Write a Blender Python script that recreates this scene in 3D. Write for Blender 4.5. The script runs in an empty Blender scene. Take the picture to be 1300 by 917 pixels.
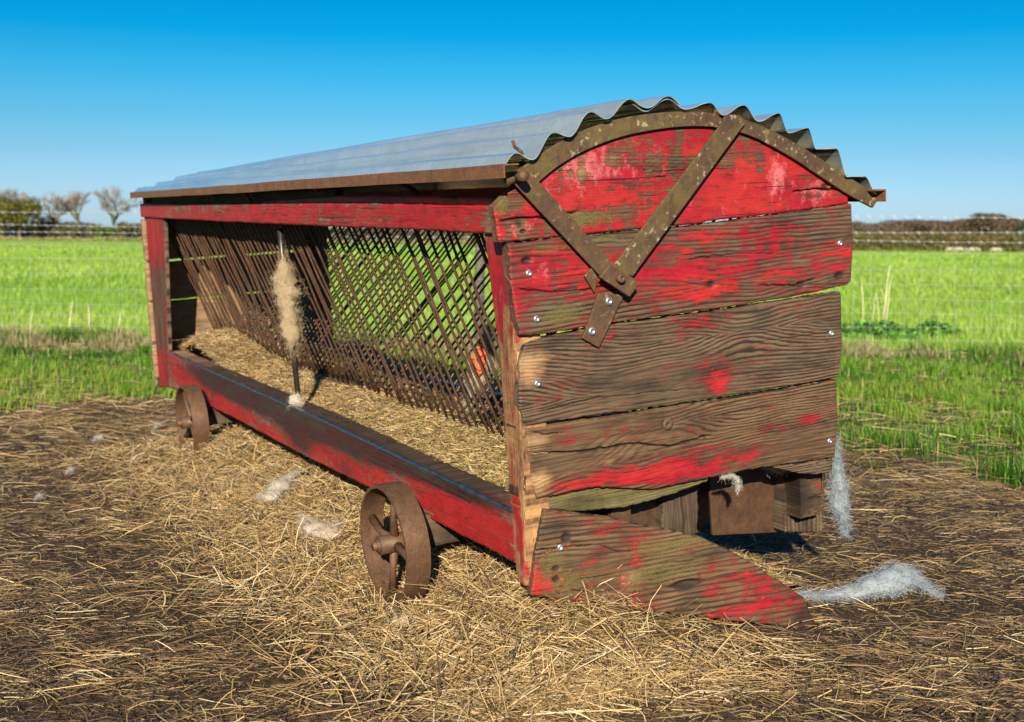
import bpy, math, random
import numpy as np
from mathutils import Matrix, Vector
random.seed(7)
RNG = np.random.default_rng(11)
SC = bpy.context.scene
COL = SC.collection
PI = math.pi

# ------------------------------------------------------------------ noise
def _h(ix, iy, seed):
    n = (ix.astype(np.int64)*374761393 + iy.astype(np.int64)*668265263 + seed*974634777) & 0xffffffff
    n = ((n ^ (n >> 13))*1274126177) & 0xffffffff
    n = (n ^ (n >> 16)) & 0xffffffff
    return n/4294967295.0
def vn(x, y, seed=0):
    x = np.asarray(x, float); y = np.asarray(y, float)
    x, y = np.broadcast_arrays(x, y)
    ix = np.floor(x); iy = np.floor(y); fx = x-ix; fy = y-iy
    fx = fx*fx*(3-2*fx); fy = fy*fy*(3-2*fy)
    a = _h(ix, iy, seed); b = _h(ix+1, iy, seed); c = _h(ix, iy+1, seed); d = _h(ix+1, iy+1, seed)
    return (a*(1-fx)+b*fx)*(1-fy)+(c*(1-fx)+d*fx)*fy
def fbm(x, y, seed=0, o=4):
    s = 0; a = .5; t = 0
    x = np.asarray(x, float); y = np.asarray(y, float)
    for i in range(o):
        s = s+a*vn(x, y, seed+i*17); t += a; a *= .5; x = x*2.03+5.1; y = y*2.01+3.7
    return s/t
def sstep(a, b, x):
    t = np.clip((x-a)/(b-a), 0, 1); return t*t*(3-2*t)

# ------------------------------------------------------------------ object helpers
def add_mesh(name, verts, faces, mat=None, parent=None, smooth=True, mats=None):
    me = bpy.data.meshes.new(name)
    verts = np.asarray(verts, dtype=np.float32)
    if isinstance(faces, np.ndarray):
        k = faces.shape[1]; nf = len(faces)
        me.vertices.add(len(verts)); me.vertices.foreach_set('co', verts.ravel())
        me.loops.add(nf*k); me.loops.foreach_set('vertex_index', faces.astype(np.int32).ravel())
        me.polygons.add(nf)
        me.polygons.foreach_set('loop_start', np.arange(0, nf*k, k, dtype=np.int32))
        me.update(calc_edges=True)
    else:
        me.from_pydata(verts.tolist(), [], faces)
    me.polygons.foreach_set('use_smooth', np.full(len(me.polygons), smooth))
    if mat: me.materials.append(mat)
    me.validate(); me.update()
    o = bpy.data.objects.new(name, me); COL.objects.link(o)
    if parent: o.parent = parent
    return o
def attr_col(o, name, arr):
    a = o.data.attributes.new(name, 'FLOAT_COLOR', 'POINT')
    a.data.foreach_set('color', np.asarray(arr, dtype=np.float32).ravel())
def attr_f(o, name, arr):
    a = o.data.attributes.new(name, 'FLOAT', 'POINT')
    a.data.foreach_set('value', np.asarray(arr, dtype=np.float32).ravel())
def attr_v(o, name, arr):
    a = o.data.attributes.new(name, 'FLOAT_VECTOR', 'POINT')
    a.data.foreach_set('vector', np.asarray(arr, dtype=np.float32).ravel())
def tag(o, label=None, cat=None, group=None, kind=None):
    if label: o['label'] = label
    if cat: o['category'] = cat
    if group: o['group'] = group
    if kind: o['kind'] = kind
    return o
def empty(name, loc, mat=None):
    o = bpy.data.objects.new(name, None); COL.objects.link(o)
    if mat is not None: o.matrix_world = mat
    else: o.location = loc
    o.empty_display_size = .2
    return o
class MB:
    """collects pieces into one mesh"""
    def __init__(s): s.v = []; s.f = []
    def add(s, v, f):
        n = len(s.v); s.v.extend([tuple(p) for p in v]); s.f.extend([tuple(i+n for i in q) for q in f])
    def prism(s, poly, d0, d1, fn):
        n = len(poly); v = [fn(a, b, d0) for a, b in poly]+[fn(a, b, d1) for a, b in poly]
        f = [tuple(range(n)), tuple(range(2*n-1, n-1, -1))]+[(i, i+n, (i+1) % n+n, (i+1) % n) for i in range(n)]
        s.add(v, f)
    def tube(s, pts, rads, n=8, cap=True):
        pts = [Vector(p) for p in pts]
        if not hasattr(rads, '__len__'): rads = [rads]*len(pts)
        v = []; up = None
        for i, p in enumerate(pts):
            d = (pts[min(i+1, len(pts)-1)]-pts[max(i-1, 0)]).normalized()
            if up is None:
                up = Vector((0, 0, 1)) if abs(d.z) < .9 else Vector((1, 0, 0))
            x = d.cross(up).normalized(); y = x.cross(d).normalized(); up = y
            for k in range(n):
                a = 2*PI*k/n; v.append(p+(x*math.cos(a)+y*math.sin(a))*rads[i])
        f = []
        for i in range(len(pts)-1):
            for k in range(n):
                f.append((i*n+k, i*n+(k+1) % n, (i+1)*n+(k+1) % n, (i+1)*n+k))
        if cap: f.append(tuple(range(n-1, -1, -1))); f.append(tuple(range((len(pts)-1)*n, len(pts)*n)))
        s.add(v, f)
    def box(s, c, h, M=None):
        v = []
        for x in (-1, 1):
            for y in (-1, 1):
                for z in (-1, 1):
                    p = Vector((x*h[0], y*h[1], z*h[2]))
                    if M is not None: p = M @ p
                    v.append(p+Vector(c))
        s.add(v, [(0, 1, 3, 2), (4, 6, 7, 5), (0, 4, 5, 1), (2, 3, 7, 6), (0, 2, 6, 4), (1, 5, 7, 3)])
    def build(s, name, mat, parent=None, bevel=0, smooth=False):
        o = add_mesh(name, s.v, s.f, mat, parent, smooth)
        if bevel:
            m = o.modifiers.new('bevel', 'BEVEL'); m.width = bevel; m.segments = 2; m.limit_method = 'ANGLE'
            m.harden_normals = False
        return o

# ------------------------------------------------------------------ materials
def newmat(name):
    m = bpy.data.materials.new(name); m.use_nodes = True
    nt = m.node_tree; nt.nodes.clear()
    return m, nt
class NT:
    def __init__(s, nt): s.nt = nt
    def n(s, t, **kw):
        nd = s.nt.nodes.new(t)
        for k, v in kw.items():
            if k.startswith('i_'): nd.inputs[k[2:].replace('_', ' ')].default_value = v
            else: setattr(nd, k, v)
        return nd
    def l(s, a, b): s.nt.links.new(a, b)
    def noise(s, vec, scale, detail=4, rough=.6, dist=0):
        nd = s.n('ShaderNodeTexNoise'); nd.inputs['Scale'].default_value = scale; nd.inputs['Detail'].default_value = detail
        nd.inputs['Roughness'].default_value = rough; nd.inputs['Distortion'].default_value = dist
        if vec is not None: s.l(vec, nd.inputs['Vector'])
        return nd.outputs['Fac']
    def ramp(s, fac, stops, interp='LINEAR'):
        nd = s.n('ShaderNodeValToRGB'); nd.color_ramp.interpolation = interp
        cr = nd.color_ramp
        while len(cr.elements) < len(stops): cr.elements.new(.5)
        for e, (p, c) in zip(cr.elements, stops):
            e.position = p; e.color = (c, c, c, 1) if not hasattr(c, '__len__') else (c[0], c[1], c[2], 1)
        s.l(fac, nd.inputs['Fac']); return nd.outputs['Color']
    def mix(s, fac, a, b, mode='MIX'):
        nd = s.n('ShaderNodeMix', data_type='RGBA', blend_type=mode)
        for v, i in ((fac, 0), (a, 6), (b, 7)):
            if hasattr(v, 'links') or hasattr(v, 'is_output'): s.l(v, nd.inputs[i])
            elif i == 0: nd.inputs[0].default_value = v
            else: nd.inputs[i].default_value = (v[0], v[1], v[2], 1)
        return nd.outputs[2]
    def math(s, op, a, b=None, c=None, clamp=False):
        nd = s.n('ShaderNodeMath', operation=op, use_clamp=clamp)
        for i, v in enumerate((a, b, c)):
            if v is None: continue
            if hasattr(v, 'is_output'): s.l(v, nd.inputs[i])
            else: nd.inputs[i].default_value = v
        return nd.outputs[0]
    def mapv(s, vec, scale):
        nd = s.n('ShaderNodeMapping'); nd.inputs['Scale'].default_value = scale; s.l(vec, nd.inputs['Vector']); return nd.outputs[0]
    def bump(s, h, strength, dist, normal=None):
        nd = s.n('ShaderNodeBump'); nd.inputs['Strength'].default_value = strength; nd.inputs['Distance'].default_value = dist
        s.l(h, nd.inputs['Height'])
        if normal is not None: s.l(normal, nd.inputs['Normal'])
        return nd.outputs[0]
    def out(s, color, rough, normal=None, metal=0, spec=.4, disp=None):
        b = s.n('ShaderNodeBsdfPrincipled'); o = s.n('ShaderNodeOutputMaterial')
        if hasattr(color, 'is_output'): s.l(color, b.inputs['Base Color'])
        else: b.inputs['Base Color'].default_value = (*color, 1)
        for v, k in ((rough, 'Roughness'), (metal, 'Metallic'), (spec, 'Specular IOR Level')):
            if hasattr(v, 'is_output'): s.l(v, b.inputs[k])
            else: b.inputs[k].default_value = v
        if normal is not None: s.l(normal, b.inputs['Normal'])
        s.l(b.outputs[0], o.inputs[0]); return b

def wood_material(name, light, mid, dark, rough=.72, red=(.36, .007, .020)):
    m, nt = newmat(name); t = NT(nt)
    gc = t.n('ShaderNodeAttribute', attribute_name='gcoord').outputs['Vector']
    mk = t.n('ShaderNodeAttribute', attribute_name='mask')
    sep = t.n('ShaderNodeSeparateColor'); t.l(mk.outputs['Color'], sep.inputs[0])
    P, Mo, Pa = sep.outputs[0], sep.outputs[1], sep.outputs[2]
    Dk = mk.outputs['Alpha']
    gr = t.n('ShaderNodeAttribute', attribute_name='grain').outputs['Fac']
    fib = t.noise(t.mapv(gc, (9, 420, 60)), 1, 5, .65)
    fib2 = t.noise(t.mapv(gc, (3, 90, 20)), 1, 4, .6)
    big = t.noise(t.mapv(gc, (3, 9, 9)), 1, 4, .6)
    fine = t.noise(gc, 260, 3, .6)
    g2 = t.math('MULTIPLY_ADD', fib, .55, t.math('MULTIPLY', gr, .55))
    g2 = t.math('MULTIPLY_ADD', fib2, .25, t.math('SUBTRACT', g2, .12))
    wood = t.ramp(g2, [(.33, dark), (.50, mid), (.68, light)])
    wood = t.mix(t.ramp(big, [(.35, .0), (.75, .4)]), wood, (light[0]*.75, light[1]*.78, light[2]*.95), 'MIX')
    hon = t.math('ADD', Pa, t.math('MULTIPLY', t.math('SUBTRACT', fib2, .5), .5))
    wood = t.mix(t.ramp(hon, [(.45, 0.), (.95, .8)]), wood, (.42, .27, .13))
    # paint
    pf = t.math('ADD', P, t.math('MULTIPLY', t.math('SUBTRACT', fib, .5), .75))
    pf = t.math('ADD', pf, t.math('MULTIPLY', t.math('SUBTRACT', fine, .5), .5))
    pf = t.math('ADD', pf, t.math('MULTIPLY', t.math('SUBTRACT', t.noise(t.mapv(gc, (45, 150, 90)), 1, 5, .8), .5), .9))
    pm = t.ramp(pf, [(.46, 0.), (.54, 1.)])
    stain = t.ramp(pf, [(.02, 0.), (.45, .55)])
    wood = t.mix(stain, wood, (.13, .02, .016))
    wood = t.mix(t.ramp(t.noise(t.mapv(gc, (5, 14, 9)), 1, 6, .7), [(.46, 0.), (.72, .75)]), wood, (dark[0]*1.2, dark[1]*1.2, dark[2]*1.2))
    redv = t.mix(t.ramp(t.noise(t.mapv(gc, (14, 26, 20)), 1, 5, .7), [(.3, 0.), (.75, 1.)]), red, (red[0]*.45, .006, .012))
    redv = t.mix(t.ramp(t.noise(t.mapv(gc, (4, 11, 7)), 1, 3, .6), [(.45, 0.), (.62, .75)]), redv, (.37, .022, .016))
    redv = t.mix(t.ramp(t.noise(t.mapv(gc, (22, 50, 30)), 1, 6, .75), [(.50, 0.), (.70, .75)]), redv, (.07, .009, .010))
    pal = t.math('ADD', Pa, t.math('MULTIPLY', t.math('SUBTRACT', t.noise(t.mapv(gc, (40, 30, 40)), 1, 7, .8), .5), 1.9))
    redv = t.mix(t.ramp(pal, [(.40, 0.), (.80, .8)]), redv, (.52, .15, .16))
    c = t.mix(pm, wood, redv)
    # lichen on paler areas
    li = t.math('ADD', t.noise(gc, 95, 3, .7), t.math('MULTIPLY', Mo, .12))
    c = t.mix(t.ramp(li, [(.74, 0.), (.80, .75)]), c, (.42, .38, .22))
    mo = t.math('ADD', Mo, t.math('MULTIPLY', t.math('SUBTRACT', t.noise(t.mapv(gc, (50, 110, 80)), 1, 6, .8), .5), 1.7))
    mo = t.math('ADD', mo, t.math('MULTIPLY', t.math('SUBTRACT', fib, .5), .5))
    c = t.mix(t.ramp(mo, [(.45, 0.), (.80, .8)]), c, t.mix(t.ramp(fine, [(.35, 0.), (.65, 1.)]), (.055, .050, .014), (.15, .125, .035)))
    da = t.math('ADD', Dk, t.math('MULTIPLY', t.math('SUBTRACT', fib, .5), .6))
    c = t.mix(t.ramp(da, [(.35, 0.), (.8, .88)]), c, (.018, .013, .010))
    chk = t.noise(t.mapv(gc, (3.2, 190, 60)), 1, 3, .5, .3); chm = t.noise(t.mapv(gc, (4, 12, 9)), 1, 2)
    chk = t.ramp(t.math('MULTIPLY_ADD', chm, .22, chk), [(.775, 0.), (.80, .9)])
    c = t.mix(chk, c, (.010, .007, .005))
    h = t.math('ADD', t.math('MULTIPLY', fib, 1.0), t.math('MULTIPLY', pm, .25))
    h = t.math('SUBTRACT', t.math('ADD', h, t.math('MULTIPLY', fine, .25)), t.math('MULTIPLY', chk, 1.2))
    nr = t.bump(h, .75, .0022)
    ro = t.ramp(pm, [(0, rough), (1, .5)])
    t.out(c, ro, nr, 0, .35)
    return m
def rust_material(name, base=(.06, .034, .022), alt=(.13, .068, .034), lichen=.0, rough=.62):
    m, nt = newmat(name); t = NT(nt)
    oc = t.n('ShaderNodeTexCoord').outputs['Object']
    n1 = t.noise(oc, 22, 6, .7); n2 = t.noise(oc, 160, 4, .7); n3 = t.noise(oc, 55, 4, .6)
    c = t.mix(t.ramp(n1, [(.35, 0.), (.68, 1.)]), base, alt)
    c = t.mix(t.ramp(n2, [(.45, 0.), (.75, .7)]), c, (.05, .03, .024))
    if lichen:
        c = t.mix(t.ramp(t.noise(oc, 12, 5, .7), [(.42, 0.), (.6, lichen)]), c, (.145, .11, .032))
        c = t.mix(t.ramp(n3, [(.60, 0.), (.67, lichen)]), c, (.42, .38, .24))
    h = t.math('ADD', t.math('MULTIPLY', n2, .6), n3)
    t.out(c, t.ramp(n3, [(.3, rough-.12), (.7, rough+.15)]), t.bump(h, .7, .003), 0.25, .45)
    return m
WOOD = wood_material('weathered_wood', (.150, .092, .044), (.042, .023, .012), (.005, .0035, .0025))
WOODG = wood_material('weathered_grey_wood', (.135, .090, .050), (.036, .023, .014), (.005, .0038, .003))
WOODH = wood_material('honey_wood', (.40, .23, .095), (.20, .10, .04), (.04, .02, .009))
WOODR = wood_material('rail_wood', (.30, .17, .10), (.15, .085, .05), (.03, .02, .014), red=(.42, .016, .016))
WOODM = wood_material('mossy_wood', (.17, .145, .055), (.055, .044, .016), (.008, .007, .004))
WOODI = wood_material('inner_board_wood', (.30, .19, .10), (.19, .115, .06), (.06, .035, .02))
RUST = rust_material('rusted_iron', lichen=.25)
RUSTL = rust_material('lichened_iron', (.055, .032, .020), (.11, .065, .034), lichen=.55)
RUSTW = rust_material('wheel_rust', (.085, .045, .026), (.155, .082, .042), rough=.55)
RUSTR = rust_material('rod_rust', (.06, .034, .022), (.13, .066, .034), rough=.45)
RUSTE = rust_material('eave_rust', (.16, .070, .028), (.24, .11, .045), rough=.6)

def simple_mat(name, col, rough=.6, metal=0, var=.25, scale=40, spec=.4, bump=.3):
    m, nt = newmat(name); t = NT(nt); oc = t.n('ShaderNodeTexCoord').outputs['Object']
    n = t.noise(oc, scale, 5, .65)
    c = t.mix(t.ramp(n, [(.3, 0.), (.7, 1.)]), tuple(x*(1-var) for x in col), tuple(min(1, x*(1+var)) for x in col))
    t.out(c, rough, t.bump(n, bump, .003), metal, spec); return m
def galv_material():
    m, nt = newmat('galvanised_sheet'); t = NT(nt); oc = t.n('ShaderNodeTexCoord').outputs['Object']
    vo = t.n('ShaderNodeTexVoronoi'); vo.inputs['Scale'].default_value = 60; t.l(oc, vo.inputs['Vector'])
    n1 = t.noise(oc, 5, 5, .65); n2 = t.noise(oc, 40, 4, .6)
    sp = t.n('ShaderNodeSeparateColor'); t.l(vo.outputs['Color'], sp.inputs[0])
    c = t.mix(t.ramp(n1, [(.3, 0.), (.7, 1.)]), (.60, .67, .56), (.80, .84, .72))
    c = t.mix(t.math('MULTIPLY', sp.outputs[0], .22), c, (.36, .38, .38))
    c = t.mix(t.ramp(n2, [(.62, 0.), (.8, .3)]), c, (.22, .2, .17))
    ta = t.n('ShaderNodeAttribute', attribute_name='crest_sheen').outputs['Fac']
    c = t.mix(t.math('MULTIPLY', ta, t.ramp(n1, [(.3, .45), (.6, .85)])), c, (.10, .24, .36))  # blue sky reflection along the crests, painted into the sheet colour
    st = t.noise(t.mapv(oc, (.8, 30, 30)), 1, 4, .6)
    c = t.mix(t.ramp(st, [(.5, 0.), (.7, .55)]), c, (.30, .36, .36))
    t.out(c, t.ramp(n1, [(.3, .10), (.7, .2)]), t.bump(n1, .04, .006), .72, .5); return m
GALV = galv_material()
SCREW = simple_mat('bright_screw_metal', (.50, .52, .54), .42, .9, .15)
STEELROD = simple_mat('dark_steel', (.06, .055, .05), .35, .7, .3)
STRIP = simple_mat('sky_sheen_strip', (.10, .17, .24), .22, .85, .45, 30)  # blue base colour for the sky reflected along the beam edges
def vcol_mat(name, rough=.7, transl=0, spec=.25, att='tint'):
    m, nt = newmat(name); t = NT(nt)
    a = t.n('ShaderNodeAttribute', attribute_name=att)
    b = t.n('ShaderNodeBsdfPrincipled'); o = t.n('ShaderNodeOutputMaterial')
    t.l(a.outputs['Color'], b.inputs['Base Color']); b.inputs['Roughness'].default_value = rough
    b.inputs['Specular IOR Level'].default_value = spec
    if transl:
        tr = t.n('ShaderNodeBsdfTranslucent'); t.l(a.outputs['Color'], tr.inputs['Color'])
        mx = t.n('ShaderNodeMixShader'); mx.inputs[0].default_value = transl
        t.l(b.outputs[0], mx.inputs[1]); t.l(tr.outputs[0], mx.inputs[2]); t.l(mx.outputs[0], o.inputs[0])
    else: t.l(b.outputs[0], o.inputs[0])
    return m
STRAW = vcol_mat('straw_stalks', .55, .12, .35)
GRASS = vcol_mat('grass_blades', .5, .38, .3)
WOOLM = vcol_mat('sheep_wool', .9, .25, .1)
LEAFM = vcol_mat('leaf_and_twig', .7, .15, .2)

# ------------------------------------------------------------------ camera
CAM_F, CAM_H = 1500.41, 1.01
p_, r_ = (0.072858, 0.009010)
fwd = Vector((0, math.cos(p_), -math.sin(p_))); rt = Vector((1, 0, 0)); up = rt.cross(fwd)
R2 = rt*math.cos(r_)+up*math.sin(r_); U2 = up*math.cos(r_)-rt*math.sin(r_)
cam = bpy.data.cameras.new('camera'); co = bpy.data.objects.new('camera', cam); COL.objects.link(co)
co.matrix_world = Matrix(((R2.x, U2.x, -fwd.x, 0), (R2.y, U2.y, -fwd.y, 0), (R2.z, U2.z, -fwd.z, CAM_H), (0, 0, 0, 1)))
cam.sensor_width = 36; cam.lens = CAM_F/1300*36; cam.shift_y = -45/1300
cam.clip_start = .05; cam.clip_end = 3000
cam.dof.use_dof = True; cam.dof.focus_distance = 3.05; cam.dof.aperture_fstop = 4.5; cam.dof.aperture_blades = 7
SC.camera = co

# ------------------------------------------------------------------ sun and sky
SUN_EL, SUN_AZ = math.radians(23), math.radians(3.5)     # light travels towards +Y, drifting slightly to +X
sd = Vector((math.sin(SUN_AZ)*math.cos(SUN_EL), math.cos(SUN_AZ)*math.cos(SUN_EL), -math.sin(SUN_EL)))
sl = bpy.data.lights.new('sun', 'SUN'); sl.energy = 5.0; sl.angle = math.radians(.53); sl.color = (1, .87, .68)
so = bpy.data.objects.new('sun', sl); COL.objects.link(so); so.rotation_euler = sd.to_track_quat('-Z', 'Y').to_euler()
so.location = (0, -5, 8)
w = bpy.data.worlds.new('World'); SC.world = w; w.use_nodes = True
nt = w.node_tree; nt.nodes.clear(); t = NT(nt)
sky = t.n('ShaderNodeTexSky', sky_type='NISHITA'); sky.sun_disc = False
sky.sun_elevation = SUN_EL; sky.sun_rotation = PI+SUN_AZ; sky.air_density = 1.2; sky.dust_density = .6; sky.ozone_density = 3
gen = t.n('ShaderNodeTexCoord').outputs['Generated']
sx = t.n('ShaderNodeSeparateXYZ'); t.l(gen, sx.inputs[0])
tint = t.ramp(sx.outputs[2], [(0., (.36, .55, 1.0)), (.03, (.305, .465, .81)), (.07, (.197, .369, .59)), (.10, (.117, .352, .535)), (.136, (.046, .335, .515)), (.165, (.004, .30, .50)), (.20, (.0, .285, .47)), (.34, (.16, .40, .56)), (.6, (.27, .46, .62))])
bg = t.n('ShaderNodeBackground'); bg.inputs[1].default_value = .12
t.l(t.mix(1.0, sky.outputs[0], tint, 'MULTIPLY'), bg.inputs[0])
ow = t.n('ShaderNodeOutputWorld'); t.l(bg.outputs[0], ow.inputs[0])
SC.view_settings.view_transform = 'Standard'; SC.view_settings.look = 'None'; SC.view_settings.gamma = 1
SC.view_settings.exposure = .9
SC.render.engine = 'CYCLES'; SC.cycles.max_bounces = 6; SC.cycles.diffuse_bounces = 3; SC.cycles.transmission_bounces = 3
SC.cycles.use_denoising = True; SC.cycles.use_adaptive_sampling = True

# ------------------------------------------------------------------ wagon frame
O = Vector((0.0340,2.8223,0.1630)); RM = Matrix(((0.4863,0.8721,-0.0539),(-0.8736,0.4839,-0.0521),(-0.0193,0.0724,0.9972)))
WM = Matrix.Translation(O) @ RM.to_4x4()
def W(p): return O+RM @ Vector(p)
LW = 3.79
feeder = empty('hay_feeder', O, WM)
tag(feeder, 'old red painted wooden sheep feeder wagon with curved corrugated metal roof', 'hay feeder')
fE = lambda a, b, d: (.03-d, a, b)          # end plane, depth goes inward
fS = lambda a, b, d: (a, d, b)              # side plane, depth goes inward (+v)
fSv = lambda a, b, d: (b, d, a)             # side plane with the grain running up
LP = (0.0300,0.0200,0.14743,0.98907)                             # broken board plane: origin (u,v) and direction
def fL(a, b, d): return (LP[0]+LP[2]*a+LP[3]*(-d)*-1*-1, LP[1]+LP[3]*a+LP[2]*d, b)

def blobs(a, b, lst):
    s = np.zeros_like(a)
    for (ca, cb, ra, rb, amp) in lst:
        s = s+amp*np.exp(-(((a-ca)/ra)**2+((b-cb)/rb)**2))
    return s
def interp(poly, x):
    p = sorted(poly); return np.interp(x, [q[0] for q in p], [q[1] for q in p])
def plank(name, fn, left, right, bot, top, thick, mat, parent=None, seed=1, da=.0025, db=.0022, base=(.2, .1, .0, .0),
          paint=(), moss=(), pale=(), dark=(), cracks=(), dents=(), knots=(), gfreq=105, rag=.0012, vstreak=0., relief=.0010, warp=.002,
          edge=.006, vertical=False, nscale=1., straight=1.):
    """A weathered board. left/right give a at the ends as (b,a) lists, bot/top give b along a."""
    seed_ = seed*31
    L0 = left if not hasattr(left, '__len__') else None; R0 = right if not hasattr(right, '__len__') else None
    def en(spec, b): return np.full_like(b, spec) if not hasattr(spec, '__len__') else interp([(q[1], q[0]) for q in spec], b)
    amin = left if L0 is not None else min(q[0] for q in left)
    amax = right if R0 is not None else max(q[0] for q in right)
    bm = np.mean(interp(top, np.linspace(amin, amax, 9))-interp(bot, np.linspace(amin, amax, 9)))
    na = max(6, int((amax-amin)/da)); nb = max(6, int(bm/db))
    s = np.linspace(0, 1, na+1); tt = np.linspace(0, 1, nb+1)
    S, T = np.meshgrid(s, tt, indexing='ij')
    amid = amin+(amax-amin)*S
    B = interp(bot, amid)*(1-T)+interp(top, amid)*T
    aL = en(left, B); aR = en(right, B)
    A = aL+(aR-aL)*S
    lb = interp(bot, A)+(fbm(A*90, A*0+seed_, seed_)-.5)*rag*4*(1)+(fbm(A*14, A*0, seed_+3)-.5)*rag*3
    ub = interp(top, A)+(fbm(A*90, A*0+seed_, seed_+5)-.5)*rag*4+(fbm(A*14, A*0, seed_+8)-.5)*rag*3
    B = lb*(1-T)+ub*T
    A = A+(S > .999)*((fbm(B*120, B*0, seed_+1)-.5)*rag*5)+(S < .001)*((fbm(B*120, B*0, seed_+2)-.5)*rag*5)
    # growth rings
    kd = np.zeros_like(A)
    for (ka, kb, kr, am) in knots:
        dd = np.sqrt(((A-ka)/2.2)**2+(B-kb)**2)
        kd = kd+am*kr*np.exp(-(dd/(kr*1.6))**2)*np.sign(B-kb+1e-6)
    ph = (B+kd)*gfreq*1.15+(6.5*fbm(A*1.3, B*5+seed_, seed_+11, 2)+1.3*fbm(A*6, B*26, seed_+12, 2)+.22*fbm(A*30, B*120, seed_+15, 2))*straight
    g = .5+.5*np.sin(ph*2*PI)
    g = (1-(1-g)**2.2)*.7+.3*fbm(A*10, B*420, seed_+13, 2)
    wgt = np.clip(2.6*(fbm(A*2.5, B*9, seed_+14, 3)-.27), .08, 1.15)
    g = .55+(g-.55)*wgt+(fbm(A*7, B*300, seed_+16, 3)-.5)*.35
    pn = fbm(A*9*nscale, B*34*nscale, seed_+20, 4)-.5; pn2 = fbm(A*38, B*60, seed_+21, 3)-.5
    P = base[0]+blobs(A, B, paint)+pn*.95+pn2*.65+(g-.5)*.42+(fbm(A*16, B*260, seed_+22, 3)-.5)*.75
    if vstreak: P = P+(fbm(A*75, B*7, seed_+23, 3)-.5)*vstreak
    Mo = base[1]+blobs(A, B, moss)+(fbm(A*11, B*22, seed_+30)-.5)*.5
    Pa = base[2]+blobs(A, B, pale)+(fbm(A*16, B*9, seed_+40)-.5)*.5
    Dk = base[3]+blobs(A, B, dark)+(fbm(A*9, B*30, seed_+50)-.5)*.35
    ew = np.minimum(np.minimum(B-lb, ub-B), np.minimum(A-aL, aR-A))
    Dk = Dk+.25*np.exp(-np.clip(ew, 0, 1)/.004)*fbm(A*40, B*40, seed_+51)
    D = -(g-.5)*relief*2*(1-sstep(.45, .6, P)*.55)-(fbm(A*3, B*6, seed_+60)-.5)*warp*2
    for (poly, wd, dp) in cracks:
        pa = [q[0] for q in poly]; c = interp(poly, A)+(fbm(A*60, A*0, seed_+70)-.5)*.006
        m = sstep(min(pa), min(pa)+.02, A)*(1-sstep(max(pa)-.03, max(pa), A))
        prof = np.exp(-((B-c)/(wd*(.5+fbm(A*25, A*0, seed_+71))))**2)*m
        D = D+prof*dp; Dk = Dk+prof*.9
    for (ca, cb, ra, rb, dp) in dents:
        q = np.exp(-((((A-ca)/ra)**2+((B-cb)/rb)**2)**1.5)); D = D+q*dp; Dk = Dk+q*.8
    # rounded arrises
    for e, k in ((B-lb, 1), (ub-B, 1), (A-aL, .8), (aR-A, .8)):
        q = np.clip(1-np.clip(e, 0, 1)/(edge*k), 0, 1); D = D+edge*(1-np.sqrt(np.clip(1-q*q, 0, 1)))*.8
    D = np.minimum(D, thick*.8)
    # closed loop: front face, then back face
    nF = nb+1
    tb = np.linspace(1, 0, 4)
    Sb, Tb = np.meshgrid(s, tb, indexing='ij')
    idx = (tb*nb).round().astype(int)
    Ab = A[:, idx]; Bb = B[:, idx]; Db = np.full_like(Ab, thick)
    AA = np.concatenate([A, Ab], 1); BB = np.concatenate([B, Bb], 1); DD = np.concatenate([D, Db], 1)
    n = AA.shape[1]; N = na+1
    V = np.stack(fn(AA, BB, DD), -1).reshape(-1, 3) if True else None
    ii, jj = np.meshgrid(np.arange(N-1), np.arange(n), indexing='ij'); j2 = (jj+1) % n
    F = np.stack([ii*n+jj, (ii+1)*n+jj, (ii+1)*n+j2, ii*n+j2], -1).reshape(-1, 4)
    # end caps as strips between front and back columns
    caps = []
    bk = [n-1-int(round(k/nb*3)) for k in range(nF)]
    for base_, flip in ((0, False), ((N-1)*n, True)):
        for k in range(nF-1):
            a, b_, c, d = base_+k, base_+k+1, base_+bk[k+1], base_+bk[k]
            if c == d: q = [a, b_, c, c]
            else: q = [a, b_, c, d]
            caps.append(q[::-1] if flip else q)
    quads = [q for q in caps if q[2] != q[3] and q[0] != q[1]]; tris = [q for q in caps if q[2] == q[3] or q[0] == q[1]]
    # express triangles as quads is not possible; build with explicit arrays
    me = bpy.data.meshes.new(name)
    tri = [tuple(dict.fromkeys(q)) for q in tris]
    loops = np.concatenate([F.ravel(), np.array(quads, int).ravel() if quads else np.zeros(0, int), np.array(tri, int).ravel() if tri else np.zeros(0, int)])
    sizes = np.array([4]*(len(F)+len(quads))+[3]*len(tri))
    me.vertices.add(len(V)); me.vertices.foreach_set('co', V.astype(np.float32).ravel())
    me.loops.add(len(loops)); me.loops.foreach_set('vertex_index', loops.astype(np.int32))
    me.polygons.add(len(sizes)); me.polygons.foreach_set('loop_start', np.concatenate([[0], np.cumsum(sizes)[:-1]]).astype(np.int32))
    me.update(calc_edges=True)
    me.polygons.foreach_set('use_smooth', np.array([True]*len(F)+[False]*(len(quads)+len(tri))))
    me.materials.append(mat); me.validate(); me.update()
    import bmesh
    bm_ = bmesh.new(); bm_.from_mesh(me); bmesh.ops.recalc_face_normals(bm_, faces=bm_.faces)
    for e in bm_.edges:
        if len(e.link_faces) == 2 and e.link_faces[0].normal.dot(e.link_faces[1].normal) < .3: e.smooth = False
    bm_.to_mesh(me); bm_.free()
    o = bpy.data.objects.new(name, me); COL.objects.link(o)
    if parent: o.parent = parent
    def cat(X): return np.concatenate([X, X[:, idx]], 1).ravel()
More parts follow.
